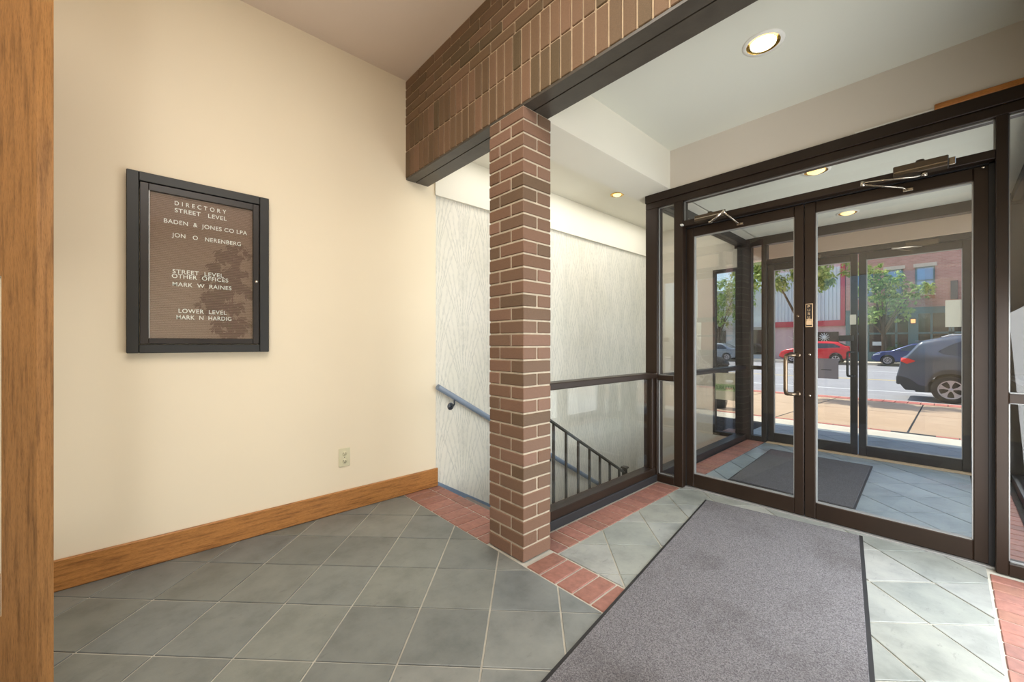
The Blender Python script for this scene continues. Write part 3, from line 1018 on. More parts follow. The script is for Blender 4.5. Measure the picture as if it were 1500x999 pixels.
# ================================================================== OBJECTS INSIDE
# directory case
D = thing('directory_case', 'black framed directory case with white letters on the cream wall', 'notice board', (0.227, YL, 1.122))
YF = 2.798
fr = MB()
o0, o1, a0, a1 = (-0.087, 0.541), (1.123, 2.060), (-0.040, 0.492), (1.168, 2.012)
fr.box(o0[0], a0[0], YF, YL, o1[0], o1[1], c=0.003).box(a0[1], o0[1], YF, YL, o1[0], o1[1], c=0.003)
fr.box(a0[0], a0[1], YF, YL, o1[0], a1[0], c=0.003).box(a0[0], a0[1], YF, YL, a1[1], o1[1], c=0.003)
fr.build('outer_frame', M['board_frame'], D)
g0, g1 = (-0.003, 0.458), (1.201, 1.972)
df = MB()
df.box(a0[0] + 0.003, g0[0], YF + 0.003, YL - 0.01, a1[0] + 0.003, a1[1] - 0.003, c=0.002).box(g0[1], a0[1] - 0.003, YF + 0.003, YL - 0.01, a1[0] + 0.003, a1[1] - 0.003, c=0.002)
df.box(g0[0], g0[1], YF + 0.003, YL - 0.01, a1[0] + 0.003, g1[0], c=0.002).box(g0[0], g0[1], YF + 0.003, YL - 0.01, g1[1], a1[1] - 0.003, c=0.002)
dfo = df.build('door_frame', M['board_inner'], D)
MB().lathe([(0.0, -0.004), (0.007, -0.004), (0.009, 0.0)], (0.476, YF + 0.003, 1.545), 'y', 14).build('lock', M['chrome'], dfo)
tt = NT('letter_felt')
sepn = tt.n('ShaderNodeSeparateXYZ')
tt.l(tt.pos(), sepn.inputs[0])
rib = tt.math('SINE', tt.math('MULTIPLY', sepn.outputs[2], 2 * math.pi / 0.0095))
colf = tt.ramp(tt.math('MULTIPLY_ADD', rib, 0.5, 0.5), [(0.0, srgb(122, 97, 86)), (1.0, srgb(146, 118, 106))])
M['felt'] = tt.done(colf, 0.9, 0, 0.1, rib, 0.25, 0.002)
B(g0[0], g0[1], 2.822, 2.834, g1[0], g1[1]).build('letter_panel', M['felt'], D)
B(g0[0], g0[1], 2.806, 2.810, g1[0], g1[1]).build('glass', M['glass_case'], D)
B(g0[0], g0[0] + 0.004, 2.803, 2.806, g1[0], g1[1]).build('glass_edge', M['gasket'], D)
for body, x0, x1, z0 in (('D I R E C T O R Y', 0.101, 0.329, 1.9245), ('STREET   LEVEL', 0.101, 0.332, 1.886), ('BADEN  &  JONES CO LPA', 0.057, 0.431, 1.821),
                         ('JON   O   NERENBERG', 0.089, 0.400, 1.7505), ('STREET  LEVEL', 0.092, 0.317, 1.554), ('OTHER  OFFICES', 0.089, 0.339, 1.5285),
                         ('MARK  W  RAINES', 0.092, 0.354, 1.485), ('LOWER  LEVEL', 0.117, 0.331, 1.341), ('MARK  N  HARDIG', 0.108, 0.354, 1.306)):
    text(body, D, M['letter'], (x0, 2.8205, z0), 0.0225, x1 - x0, (math.pi / 2, 0, 0))

# wall outlet
O = thing('wall_outlet', 'ivory duplex outlet plate low on the cream wall', 'outlet', (1.007, YL, 0.312))
B(0.969, 1.045, YL - 0.006, YL, 0.315, 0.442, c=0.002).build('plate', M['outlet'], O)
for z in (0.405, 0.352):
    s = MB().lathe([(0.0, -0.003), (0.015, -0.003), (0.016, 0.0)], (1.007, YL - 0.006, z), 'y', 18).build('socket', M['outlet'], O)
    MB().box(1.000, 1.0022, YL - 0.0105, YL - 0.009, z - 0.001, z + 0.009).box(1.0115, 1.0138, YL - 0.0105, YL - 0.009, z - 0.001, z + 0.008).box(1.005, 1.0085, YL - 0.0105, YL - 0.009, z - 0.010, z - 0.006).build('slot', M['slot'], s)
MB().lathe([(0.0, -0.002), (0.003, -0.002), (0.003, 0.0)], (1.007, YL - 0.006, 0.3785), 'y', 8).build('screw', M['slot'], O)

# oak door standing open at the far left, close to the camera
OD = thing('door_5', 'open orange oak door with a glass lite at the left edge', 'door', (-0.95, 2.66, 0), kind='structure')
ax = Vector((-0.742, 0.670, 0))         # along the leaf, away from the latch edge
nx = Vector((0.670, 0.742, 0))
e0 = Vector((-0.252, 1.856, 0))         # latch edge, face seen from the hall


def oak_piece(a, b, z0, z1, d0=0.0, d1=0.045):
    p = []
    for s, d in ((a, d0), (b, d0), (b, d1), (a, d1)):
        q = e0 + ax * s + nx * d
        p.append((q.x, q.y))
    return MB().prism(p[::-1] if True else p, z0, z1)


oak_piece(0.0, 0.106, 0.01, 2.75).build('stile', M['oak_z'], OD)
oak_piece(0.79, 0.90, 0.01, 2.75).build('stile', M['oak_z'], OD)
oak_piece(0.106, 0.79, 0.01, 0.345).build('bottom_rail', M['oak_z'], OD)
oak_piece(0.106, 0.79, 1.376, 2.75).build('upper_panel', M['oak_z'], OD)
oak_piece(0.106, 0.113, 0.345, 1.376, 0.004, 0.041).build('glazing_bead', M['sign_cream'], OD)
oak_piece(0.113, 0.79, 0.345, 1.376, 0.018, 0.026).build('glass_pane', M['glass'], OD)


# entrance mats
def mat_rug(name, label, pts, carpet, edge):
    cx = sum(p[0] for p in pts) / 4
    cy = sum(p[1] for p in pts) / 4
    m = thing(name, label, 'mat', (cx, cy, 0), group=None)
    MB().prism(pts, 0.0012, 0.006, 0.002).build('rubber_border', M['rubber'], m)
    ins = []
    for x, y in pts:
        v = Vector((x - cx, y - cy, 0))
        ins.append((x - v.x / max(abs(v.x), 1e-6) * edge, y - v.y / max(abs(v.y), 1e-6) * edge))
    MB().prism(ins, 0.004, 0.0115, 0.003).build('carpet_pile', carpet, m)
    return m


mat_rug('floor_mat', 'large grey carpet mat with black rubber edge before the inner doors', [(0.60, 0.050), (0.60, 0.880), (3.086, 1.228), (3.196, 0.342)][::1] and
        [(3.196, 0.344), (3.078, 1.220), (0.62, 0.895), (0.74, 0.02)], M['carpet'], 0.016)
mat_rug('floor_mat', 'dark grey mat on the vestibule tiles behind the glass doors', [(5.09, 0.474), (5.09, 1.318), (3.68, 1.272), (3.665, 0.434)], M['carpet_dark'], 0.014)

# stair handrail on the papered wall
H = thing('handrail', 'blue painted handrail sloping down the papered stairwell wall', 'handrail', (1.73, 2.80, 0.0))
hs = (-0.641 - 0.825) / (4.199 - 1.729)
hz = lambda x: 0.825 + hs * (x - 1.729)
MB().tube([(1.735, 2.80, hz(1.735)), (3.2, 2.80, hz(3.2)), (5.2, 2.80, hz(5.2))], 0.023, 14).build('rail', M['blue_paint'], H)
for x in (1.90, 3.10, 4.3):
    br_ = MB().tube([(x, 2.80, hz(x) - 0.015), (x, 2.80, hz(x) - 0.06), (x, 2.83, hz(x) - 0.085), (x, 2.858, hz(x) - 0.085)], 0.008, 8).build('bracket', M['dark_steel'], H)
    MB().lathe([(0.0, -0.012), (0.026, -0.010), (0.032, 0.0)], (x, 2.860, hz(x) - 0.085), 'y', 18).build('wall_rosette', M['dark_steel'], br_)

# stair railing behind the partition
SR = thing('stair_railing', 'dark metal stair railing with square balusters behind the partition', 'railing', (2.0, 1.86, -1.0))
rs = (-0.031 - 0.633) / (3.17 - 2.066)
rz_ = lambda x: 0.633 + rs * (x - 2.066)
tr = MB()
xa, xb = 1.80, 3.60
tr.add([(xa, 1.842, rz_(xa) - 0.007), (xa, 1.878, rz_(xa) - 0.007), (xa, 1.878, rz_(xa) + 0.007), (xa, 1.842, rz_(xa) + 0.007),
        (xb, 1.842, rz_(xb) - 0.007), (xb, 1.878, rz_(xb) - 0.007), (xb, 1.878, rz_(xb) + 0.007), (xb, 1.842, rz_(xb) + 0.007)],
       [(3, 2, 1, 0), (4, 5, 6, 7), (0, 1, 5, 4), (1, 2, 6, 5), (2, 3, 7, 6), (3, 0, 4, 7)])
tr.build('top_rail', M['black_metal'], SR)
for x in (1.825, 1.960, 2.094, 2.229, 2.369, 2.509, 2.645, 2.782, 2.920, 3.09, 3.225, 3.36):
    k = int((x - 1.775) / TR) + 1
    B(x - 0.0075, x + 0.0075, 1.8525, 1.8675, -RI * k - 0.002, rz_(x)).build('baluster', M['black_metal'], SR)
B(2.988, 3.022, 1.843, 1.877, -RI * 5, 0.105, c=0.003).build('post', M['black_metal'], SR)
B(2.978, 3.032, 1.833, 1.887, 0.105, 0.122, c=0.005).build('post_cap', M['black_metal'], SR)


# recessed ceiling lamps
def downlight(label, x, y, z, r, bulb, power, mat_ring='white_trim', group=None):
    d = thing('ceiling_downlight', label, 'downlight', (x, y, z), group=group)
    MB().lathe([(r * 0.80, -0.006), (r * 0.98, -0.006), (r, -0.001), (r, 0.0)], (x, y, z), 'z', 40).build('trim_ring', M[mat_ring], d)
    MB().lathe([(r * 0.82, -0.0055), (r * 0.78, -0.002), (r * 0.5, -0.0012)], (x, y, z), 'z', 40).build('reflector', M['brass'], d)
    MB().lathe([(0.0, -0.022), (r * 0.35, -0.019), (r * 0.6, -0.008), (r * 0.62, -0.0012)], (x, y, z), 'z', 32).build('bulb', M[bulb], d)
    ld = bpy.data.lights.new('downlight_beam', 'SPOT')
    ld.energy = power
    ld.spot_size = math.radians(125)
    ld.spot_blend = 0.8
    ld.shadow_soft_size = r * 0.6
    ld.color = (1.0, 0.86, 0.64)
    lo = bpy.data.objects.new('downlight_beam', ld)
    COL.objects.link(lo)
    lo.parent = d
    lo.location = (0, 0, -0.03)
    return d


downlight('round lit downlight with white ring in the grey ceiling before the doors', 2.419, 0.661, ZC2, 0.098, 'bulb', 26)
downlight('small brass downlight in the white stairwell ceiling', 3.712, 2.390, ZC2, 0.072, 'bulb_dim', 10, 'brass')
downlight('brass downlight in the vestibule ceiling seen through the transom', 3.656, 0.655, ZH, 0.090, 'bulb_dim', 9)
downlight('brass downlight in the vestibule ceiling nearer the street, seen through the right door', 5.05, 0.655, ZH, 0.090, 'bulb_dim', 9)

# papers and signs on the glass
N = thing('paper_notice', 'blank backed paper notice taped on the right street door glass', 'notice', (XO, -0.07, 1.33))
B(XO + 0.010, XO + 0.0115, -0.155, 0.010, 1.328, 1.578).build('sheet', M['paper'], N)
for z in (1.358, 1.540):
    B(XO + 0.007, XO + 0.010, -0.153, -0.135, z - 0.02, z + 0.02).build('tape', M['white_trim'], N)
N2 = thing('paper_notice', 'grey placard on the lower glass of the left street door', 'notice', (XO, 0.87, 0.79))
B(XO + 0.010, XO + 0.0125, 0.785, 0.985, 0.793, 1.012).build('sheet', M['plaque'], N2)
B(XO + 0.0092, XO + 0.010, 0.845, 0.935, 0.884, 0.892).build('faded_line', M['ink'], N2)
S = thing('window_sign', 'cream and green letting sign facing the street in the stair window', 'sign', (5.48, 1.9, 0.455))
B(5.4455, 5.449, 1.792, 2.034, 0.455, 0.800).build('panel', M['sign_cream'], S)
B(5.4435, 5.4455, 1.792, 2.034, 0.570, 0.655).build('band', M['sign_green'], S)
text('AVAILABLE', S, M['ink_green'], (5.4430, 1.80, 0.588), 0.048, 0.225, (math.pi / 2, 0, math.pi / 2))

# ================================================================== OUTSIDE
ZS0, ZS1, ZR = -0.02, -0.235, -0.345
XS0, XCURB = 7.62, 13.75
pave = struct('pavement', MB().add([(7.42, -14, -0.03), (7.42, 24, -0.03), (XCURB, 24, ZS1 - 0.012), (XCURB, -14, ZS1 - 0.012), (7.42, -14, -0.5), (7.42, 24, -0.5), (XCURB, 24, -0.5), (XCURB, -14, -0.5)],
              [(0, 3, 2, 1), (4, 5, 6, 7), (0, 1, 5, 4), (1, 2, 6, 5), (2, 3, 7, 6), (3, 0, 4, 7)]), M['grout_dark'],
              'tan concrete pavement with a red brick kerb band beside the street', 'pavement')
zs = lambda x: -0.03 + (ZS1 + 0.03) * (x - 7.42) / (XCURB - 7.42)


def slab(x0, x1, y0, y1, mat, name='flagstone', up=0.0, g=0.012):
    a, b, c, d = x0 + g, x1 - g, y0 + g, y1 - g
    v = [(a, c, zs(a) + up), (b, c, zs(b) + up), (b, d, zs(b) + up), (a, d, zs(a) + up)]
    v += [(p[0], p[1], p[2] - 0.05) for p in v]
    return MB().add(v, [(0, 1, 2, 3), (7, 6, 5, 4), (0, 4, 5, 1), (1, 5, 6, 2), (2, 6, 7, 3), (3, 7, 4, 0)]).build(name, mat, pave)


for k in range(-4, 9):
    y0 = 0.36 + (k - 1) * 1.55
    slab(7.64, 10.4, y0, y0 + 1.55, M['concrete_tan'])
    slab(10.4, 12.97, y0, y0 + 1.55, M['concrete_tan'])
for k in range(46):
    y0 = -2.6 + k * 0.215
    slab(12.98, 13.66, y0, y0 + 0.215, M['kerb_brick'], 'brick', 0.004, 0.006)
slab(13.66, 13.75, -14, 24, M['concrete_pale'], 'kerb_stone', 0.004, 0.002)
for k in range(30):
    y0 = -2.0 + k * 0.21
    if 0.10 < y0 < 0.36: continue
    slab(7.50, 7.62, y0, y0 + 0.21, M['kerb_brick'], 'brick', 0.004, 0.005)
apron = struct('porch_step', B(6.87, 7.44, -0.5, 12, -0.3, -0.022), M['concrete_pale'], 'pale concrete strip at the edge of the slate porch', 'paving')
struct('yard', B(1.67, 6.87, -8, -0.48, -0.3, -0.02), M['concrete_pale'], 'pale concrete paving right of the glazed entrance', 'paving')
struct('yard', B(6.87, 7.44, -8, -0.5, -0.3, -0.024), M['concrete_pale'], 'pale concrete edge beside the yard paving', 'paving')
struct('road', B(13.75, 38.4, -40, 70, -0.6, ZR), M['asphalt'], 'pale grey asphalt street with parked cars', 'road')
for x, nm, m_ in ((22.6, 'lane_line', 'paint_yellow'), (22.9, 'lane_line', 'paint_yellow')):
    tag(B(x, x + 0.12, -30, 60, ZR, ZR + 0.004).build(nm, M[m_]), 'pale yellow centre line of the street, ' + ('nearer of the two' if x < 22.7 else 'farther of the two'), 'road marking', kind='structure')
for xx, lab in ((17.4, 'white lane line nearer the entrance'), (29.5, 'white lane line nearer the far kerb')):
    tag(B(xx, xx + 0.12, -30, 60, ZR, ZR + 0.004).build('lane_line', M['paint_white']), lab, 'road marking', kind='structure')
struct('far_pavement', B(38.4, 42.0, -40, 70, -0.6, -0.2), M['concrete_pale'], 'pale concrete pavement across the street', 'pavement')
struct('wall_porch', MB().box(5.52, 6.86, 2.86, 3.05, -0.3, 3.2).box(5.52, 6.0, 1.80, 2.06, -0.3, -0.01), M['near_brick'], 'brick side wall of the street porch', 'wall')
struct('porch_ground', B(5.52, 6.87, 1.80, 2.86, -0.3, -0.012), M['grout_dark'], 'dark slate ground of the porch beside the stair window', 'paving')
struct('wall_neighbour', B(-1.3, 6.86, 3.05, 22, -0.3, 6.0), M['near_brick'], 'brick neighbouring shop front left of the porch', 'wall')


# ------------------------------------------------------------------ cars
class Car:
    def __init__(s, name, label, loc, rz, L, W, H, prof, sill, belt, wheels, rad, paint, group=None):
        s.root = thing(name, label, 'car', loc, rz, group)
        s.L, s.W, s.H, s.prof, s.sill, s.belt, s.wheels, s.rad = L, W, H, prof, sill, belt, wheels, rad
        s.paint = paint
        s.x0, s.x1 = prof[0][0], prof[-1][0]
        xs = set()
        n = 56
        for i in range(n + 1):
            xs.add(round(s.x0 + (s.x1 - s.x0) * i / n, 3))
        for p in prof: xs.add(round(p[0], 3))
        for w in wheels:
            for k in range(-8, 9): xs.add(round(w + (rad + 0.055) * math.sin(k * math.pi / 16), 3))
        s.xs = sorted(xs)
        s.body()

    def top(s, x):
        P = s.prof
        for a, b in zip(P[:-1], P[1:]):
            if a[0] <= x <= b[0]:
                t = (x - a[0]) / max(1e-6, b[0] - a[0])
                return a[1] + t * (b[1] - a[1])
        return P[0][1] if x < P[0][0] else P[-1][1]

    def bot(s, x):
        z = s.sill
        e0, e1 = x - s.x0, s.x1 - x
        z += max(0, 0.36 - e0) * 0.6 + max(0, 0.3 - e1) * 0.5
        for w in s.wheels:
            ra = s.rad + 0.055
            if abs(x - w) < ra:
                z = max(z, s.rad + math.sqrt(ra * ra - (x - w) ** 2))
        return min(z, s.top(x) - 0.05)

    def hw(s, x, z):
        m = (s.x0 + s.x1) / 2
        u = abs(x - m) / ((s.x1 - s.x0) / 2)
        h = s.W / 2 * (1 - 0.13 * u ** 5)
        if z > s.belt:
            t = (z - s.belt) / (s.H - s.belt)
            h *= 1 - 0.20 * t ** 1.2
        else:
            t = (s.belt - z) / s.belt
            h *= 1 - 0.07 * t ** 2
        d = s.top(x) - z
        if d < 0.07: h -= 0.05 * (1 - max(0, d) / 0.07) ** 2
        return h

    def body(s):
        NR = 12
        mb = MB()
        cols = []
        for x in s.xs:
            b, t = s.bot(x), s.top(x)
            col = []
            for j in range(NR + 1):
                q = j / NR
                col.append((x, b + (t - b) * (1 - (1 - q) ** 1.4)))
            cols.append(col)
        vs, fs = [], []
        n = NR + 1
        ring = 2 * n + 1
        for col in cols:
            for x, z in col: vs.append((x, s.hw(x, z), z))
            x, z = col[-1]
            vs.append((x, 0, z + 0.03))
            for x, z in reversed(col): vs.append((x, -s.hw(x, z), z))
        for i in range(len(cols) - 1):
            for j in range(ring - 1):
                a = i * ring + j
                fs.append((a, a + 1, a + ring + 1, a + ring))
            fs.append((i * ring + ring - 1, i * ring, (i + 1) * ring, (i + 1) * ring + ring - 1))
        fs.append(tuple(range(ring))[::-1])
        e = (len(cols) - 1) * ring
        fs.append(tuple(e + k for k in range(ring)))
        mb.add(vs, fs, True)
        o = mb.build('body', s.paint, s.root, local=True)
        for p in o.data.polygons:
            if len(p.vertices) > 4: p.use_smooth = False
        s.bodyo = o

    def patch(s, name, lower, upper, mat, off=0.006, both=True, n=22, parent=None, side=1):
        """Panel following the body side between two polylines of (x, z)."""
        def ip(P, x):
            for a, b in zip(P[:-1], P[1:]):
                if a[0] <= x <= b[0]:
                    return a[1] + (x - a[0]) / max(1e-6, b[0] - a[0]) * (b[1] - a[1])
            return P[0][1] if x < P[0][0] else P[-1][1]
        xa, xb = max(lower[0][0], upper[0][0]), min(lower[-1][0], upper[-1][0])
        sides = (1, -1) if both else (side,)
        last = None
        for sg in sides:
            vs, fs = [], []
            rows = 5
            for i in range(n + 1):
                x = xa + (xb - xa) * i / n
                l, u = ip(lower, x), ip(upper, x)
                for j in range(rows):
                    z = l + (u - l) * j / (rows - 1)
                    vs.append((x, sg * (s.hw(x, z) + off), z))
            nv = len(vs)
            vs += [(p[0], p[1] - sg * (off + 0.004), p[2]) for p in vs]
            for i in range(n):
                for j in range(rows - 1):
                    a = i * rows + j
                    q = (a, a + rows, a + rows + 1, a + 1)
                    fs.append(q if sg < 0 else q[::-1])
            bd = [i * rows for i in range(n + 1)] + [n * rows + j for j in range(1, rows)] + [i * rows + rows - 1 for i in range(n - 1, -1, -1)] + [j for j in range(rows - 2, 0, -1)]
            for k in range(len(bd)):
                a, b = bd[k], bd[(k + 1) % len(bd)]
                fs.append((a, b, b + nv, a + nv))
            last = MB().add(vs, fs, False).build(name, mat, parent or s.root, local=True)
        return last

    def cladding(s, mat, h=0.085):
        for sg in (1, -1):
            vs, fs = [], []
            for x in s.xs:
                b = s.bot(x)
                t = min(s.top(x) - 0.02, b + h)
                vs += [(x, sg * (s.hw(x, b) + 0.012), b - 0.002), (x, sg * (s.hw(x, t) + 0.012), t), (x, sg * (s.hw(x, t) - 0.01), t)]
            for i in range(len(s.xs) - 1):
                for j in range(2):
                    a = i * 3 + j
                    q = (a, a + 3, a + 4, a + 1)
                    fs.append(q if sg < 0 else q[::-1])
            MB().add(vs, fs, False).build('cladding', mat, s.root, local=True)

    def band(s, name, xa, xb, w, mat, off=0.006):
        """Glass lying on the top surface between two x stations (windscreen, rear window, roof)."""
        vs, fs = [], []
        n = 8
        for i in range(n + 1):
            x = xa + (xb - xa) * i / n
            z = s.top(x)
            h = (s.hw(x, z)) * w
            for k in range(7):
                t = -1 + 2 * k / 6
                vs.append((x, h * t, z + 0.03 * (1 - abs(t)) + off))
        for i in range(n):
            for k in range(6):
                a = i * 7 + k
                fs.append((a, a + 7, a + 8, a + 1))
        nv = len(vs)
        vs += [(p[0], p[1], p[2] - 0.02) for p in vs]
        bd = [k for k in range(7)] + [i * 7 + 6 for i in range(1, n + 1)] + [n * 7 + k for k in range(5, -1, -1)] + [i * 7 for i in range(n - 1, 0, -1)]
        for k in range(len(bd)):
            a, b = bd[k], bd[(k + 1) % len(bd)]
            fs.append((a, b, b + nv, a + nv))
        return MB().add(vs, fs, True).build(name, mat, s.root, local=True)

    def put_wheels(s, spokes=5, fill=0.62):
        r = s.rad
        rim_r = r * 0.66
        for x in s.wheels:
            for sg in (1, -1):
                yo = s.W / 2 - 0.03
                prof = [(rim_r, -0.20), (r * 0.95, -0.20), (r, -0.17), (r, -0.03), (r * 0.96, 0.0), (rim_r * 1.02, 0.0), (rim_r, -0.012)]
                if sg < 0: prof = [(a, -b) for a, b in prof]
                wv = MB().lathe(prof, (x, sg * yo, r), 'y', 36).build('wheel', M['tyre'], s.root, local=True)
                rm = MB()
                q = [(rim_r * 1.0, -0.006), (rim_r * 0.90, -0.004), (rim_r * 0.88, -0.05)]
                if sg < 0: q = [(a, -b) for a, b in q]
                rm.lathe(q, (x, sg * yo, r), 'y', 36)
                for k in range(spokes):
                    a = 2 * math.pi * k / spokes + 0.3
                    hwid = fill * math.pi / spokes
                    p = []
                    for rad_, da in ((0.14, hwid * 0.9), (0.55, hwid * 0.55), (0.92, hwid * 0.85)):
                        p.append((rad_ * rim_r, da))
                    for d in (0, 1):
                        pass
                    v = []
                    for yy in (-0.012, -0.035):
                        for rad_, da in p: v.append((x + rad_ * math.cos(a - da), sg * (yo + yy), r + rad_ * math.sin(a - da)))
                        for rad_, da in reversed(p): v.append((x + rad_ * math.cos(a + da), sg * (yo + yy), r + rad_ * math.sin(a + da)))
                    f = [(0, 1, 2, 3, 4, 5), (11, 10, 9, 8, 7, 6)] + [(i, (i + 1) % 6, 6 + (i + 1) % 6, 6 + i) for i in range(6)]
                    rm.add(v, f)
                q = [(0.0, -0.006), (rim_r * 0.17, -0.008), (rim_r * 0.20, -0.03)]
                if sg < 0: q = [(a, -b) for a, b in q]
                rm.lathe(q, (x, sg * yo, r), 'y', 20)
                rm.build('rim', M['alloy'], wv, local=True)
                q = [(0.0, -0.075), (rim_r * 0.95, -0.075)]
                if sg < 0: q = [(a, -b) for a, b in q]
                MB().lathe(q, (x, sg * yo, r), 'y', 24).build('brake_disc', M['rubber'], wv, local=True)
        ax = MB()
        ax.box(s.x0 + 0.35, s.x1 - 0.35, -s.W / 2 + 0.25, s.W / 2 - 0.25, s.sill - 0.03, s.sill + 0.25)
        ax.build('underbody', M['rubber'], s.root, local=True)


def c_to_local(y): return -y


# grey SUV at the near kerb: nose towards -Y, tail lamp towards +Y; local x = -(world y) + ycar
SX = 14.9 + 0.93
SYC = -1.36
sv = Car('parked_suv', 'dark grey SUV parked at the near kerb, seen from its tail and right side', (SX, SYC, ZR), -math.pi / 2, 4.6, 1.86, 1.75,
         [(-2.28, 0.70), (-2.24, 0.86), (-2.20, 1.12), (-2.10, 1.19), (-1.86, 1.55), (-1.80, 1.585), (-1.50, 1.66), (-1.05, 1.735), (-0.3, 1.75), (0.25, 1.70), (0.55, 1.56), (1.05, 1.12), (1.5, 1.06), (2.0, 0.96), (2.22, 0.80), (2.30, 0.55)],
         0.27, 1.16, (-1.29, 1.40), 0.355, M['paint_grey'])
sv.cladding(M['clad'], 0.10)
sv.put_wheels(5, 0.62)
sv.patch('side_window', [(-1.51, 1.315), (-1.40, 1.25), (-1.08, 1.205)], [(-1.51, 1.33), (-1.30, 1.49), (-1.08, 1.60)], M['car_glass'])
sv.patch('side_window', [(-1.05, 1.20), (-0.12, 1.17)], [(-1.05, 1.605), (-0.12, 1.64)], M['car_glass'])
sv.patch('side_window', [(-0.06, 1.17), (0.92, 1.13)], [(-0.06, 1.64), (0.35, 1.58), (0.92, 1.16)], M['car_glass'])
sv.band('windscreen', 0.50, 1.02, 0.86, M['car_glass'])
sv.band('rear_window', -2.09, -1.88, 0.84, M['car_glass'])
for nm, lo, up in (('tail_lamp', [(-2.20, 1.05), (-2.08, 0.985), (-1.93, 1.055)], [(-2.20, 1.155), (-2.05, 1.13), (-1.93, 1.075)]),):
    sv.patch(nm, lo, up, M['tail_red'], 0.012, n=10)
sv.patch('rear_bumper', [(-2.27, 0.52), (-2.12, 0.29), (-1.68, 0.29)], [(-2.27, 0.66), (-2.05, 0.60), (-1.85, 0.42), (-1.68, 0.42)], M['clad'], 0.012)
MB().box(-2.30, -2.20, -0.72, 0.72, 0.42, 0.66, c=0.03).build('bumper', M['clad'], sv.root, local=True)
MB().box(-1.94, -1.55, -0.66, 0.66, 1.572, 1.605, c=0.012).build('spoiler', M['paint_grey'], sv.root, local=True)
for sg in (1, -1):
    MB().tube([(-1.45, sg * 0.66, 1.69), (-1.3, sg * 0.66, 1.745), (-0.2, sg * 0.67, 1.80), (0.1, sg * 0.66, 1.75)], 0.018, 8).build('roof_rail', M['lamp_clear'], sv.root, local=True)
sv.patch('door_seam', [(-1.098, 0.47), (-1.090, 0.47)], [(-1.098, 1.2), (-1.090, 1.2)], M['rubber'], 0.003, n=1)
sv.patch('door_seam', [(-0.09, 0.35), (-0.082, 0.35)], [(-0.09, 1.2), (-0.082, 1.2)], M['rubber'], 0.003, n=1)
sv.patch('door_handle', [(-1.02, 1.02), (-0.82, 1.02)], [(-1.02, 1.055), (-0.82, 1.055)], M['paint_grey'], 0.03, n=4)
sv.patch('door_handle', [(0.0, 1.00), (0.2, 1.00)], [(0.0, 1.035), (0.2, 1.035)], M['paint_grey'], 0.03, n=4)

# blue saloon at the far kerb, nose towards +Y
bc = Car('parked_car', 'dark blue car parked across the street, its nose left of the grey SUV', (37.95, 1.37, ZR + 0.09), math.pi / 2, 4.4, 1.78, 1.47,
         [(-2.2, 0.72), (-2.12, 0.98), (-1.6, 1.06), (-0.95, 1.42), (-0.3, 1.47), (0.15, 1.45), (0.55, 1.28), (1.15, 0.98), (1.7, 0.90), (2.02, 0.78), (2.18, 0.55)],
         0.24, 0.96, (-1.27, 1.36), 0.32, M['paint_blue'])
bc.put_wheels(9, 0.5)
bc.patch('side_window', [(-1.30, 0.98), (-0.10, 0.98)], [(-1.30, 1.06), (-0.85, 1.34), (-0.10, 1.37)], M['car_glass'])
bc.patch('side_window', [(-0.04, 0.98), (1.02, 0.97)], [(-0.04, 1.37), (0.30, 1.32), (1.02, 1.0)], M['car_glass'])
bc.band('windscreen', 0.48, 1.12, 0.88, M['car_glass'])
bc.band('rear_window', -1.55, -1.0, 0.86, M['car_glass'])
bc.patch('head_lamp', [(1.72, 0.72), (2.08, 0.64)], [(1.72, 0.80), (2.08, 0.70)], M['lamp_clear'], 0.01, n=6)
for sg in (1, -1):
    MB().box(0.62, 0.80, sg * 0.84 - 0.0, sg * 1.0, 0.96, 1.08, c=0.03).build('mirror', M['paint_blue'], bc.root, local=True)

# red hatchback further left, tail towards -Y
rc = Car('parked_car', 'bright red car parked across the street, left of the dark blue one', (37.95, 6.85, ZR + 0.09), math.pi / 2, 4.4, 1.82, 1.62,
         [(-2.18, 0.95), (-2.10, 1.18), (-1.95, 1.25), (-1.45, 1.55), (-0.8, 1.61), (0.0, 1.62), (0.5, 1.45), (1.1, 1.10), (1.7, 1.0), (2.05, 0.85), (2.2, 0.6)],
         0.26, 1.06, (-1.36, 1.30), 0.34, M['paint_red'])
rc.put_wheels(5, 0.6)
rc.patch('side_window', [(-1.62, 1.17), (-0.15, 1.09)], [(-1.62, 1.24), (-1.25, 1.45), (-0.15, 1.50)], M['car_glass'])
rc.patch('side_window', [(-0.08, 1.09), (1.0, 1.06)], [(-0.08, 1.50), (0.35, 1.42), (1.0, 1.09)], M['car_glass'])
rc.band('windscreen', 0.5, 1.06, 0.88, M['car_glass'])
rc.band('rear_window', -1.92, -1.5, 0.86, M['car_glass'])
rc.patch('tail_lamp', [(-2.13, 0.98), (-1.82, 1.04)], [(-2.13, 1.12), (-1.82, 1.10)], M['tail_red'], 0.012, n=6)
rc.cladding(M['clad'], 0.07)

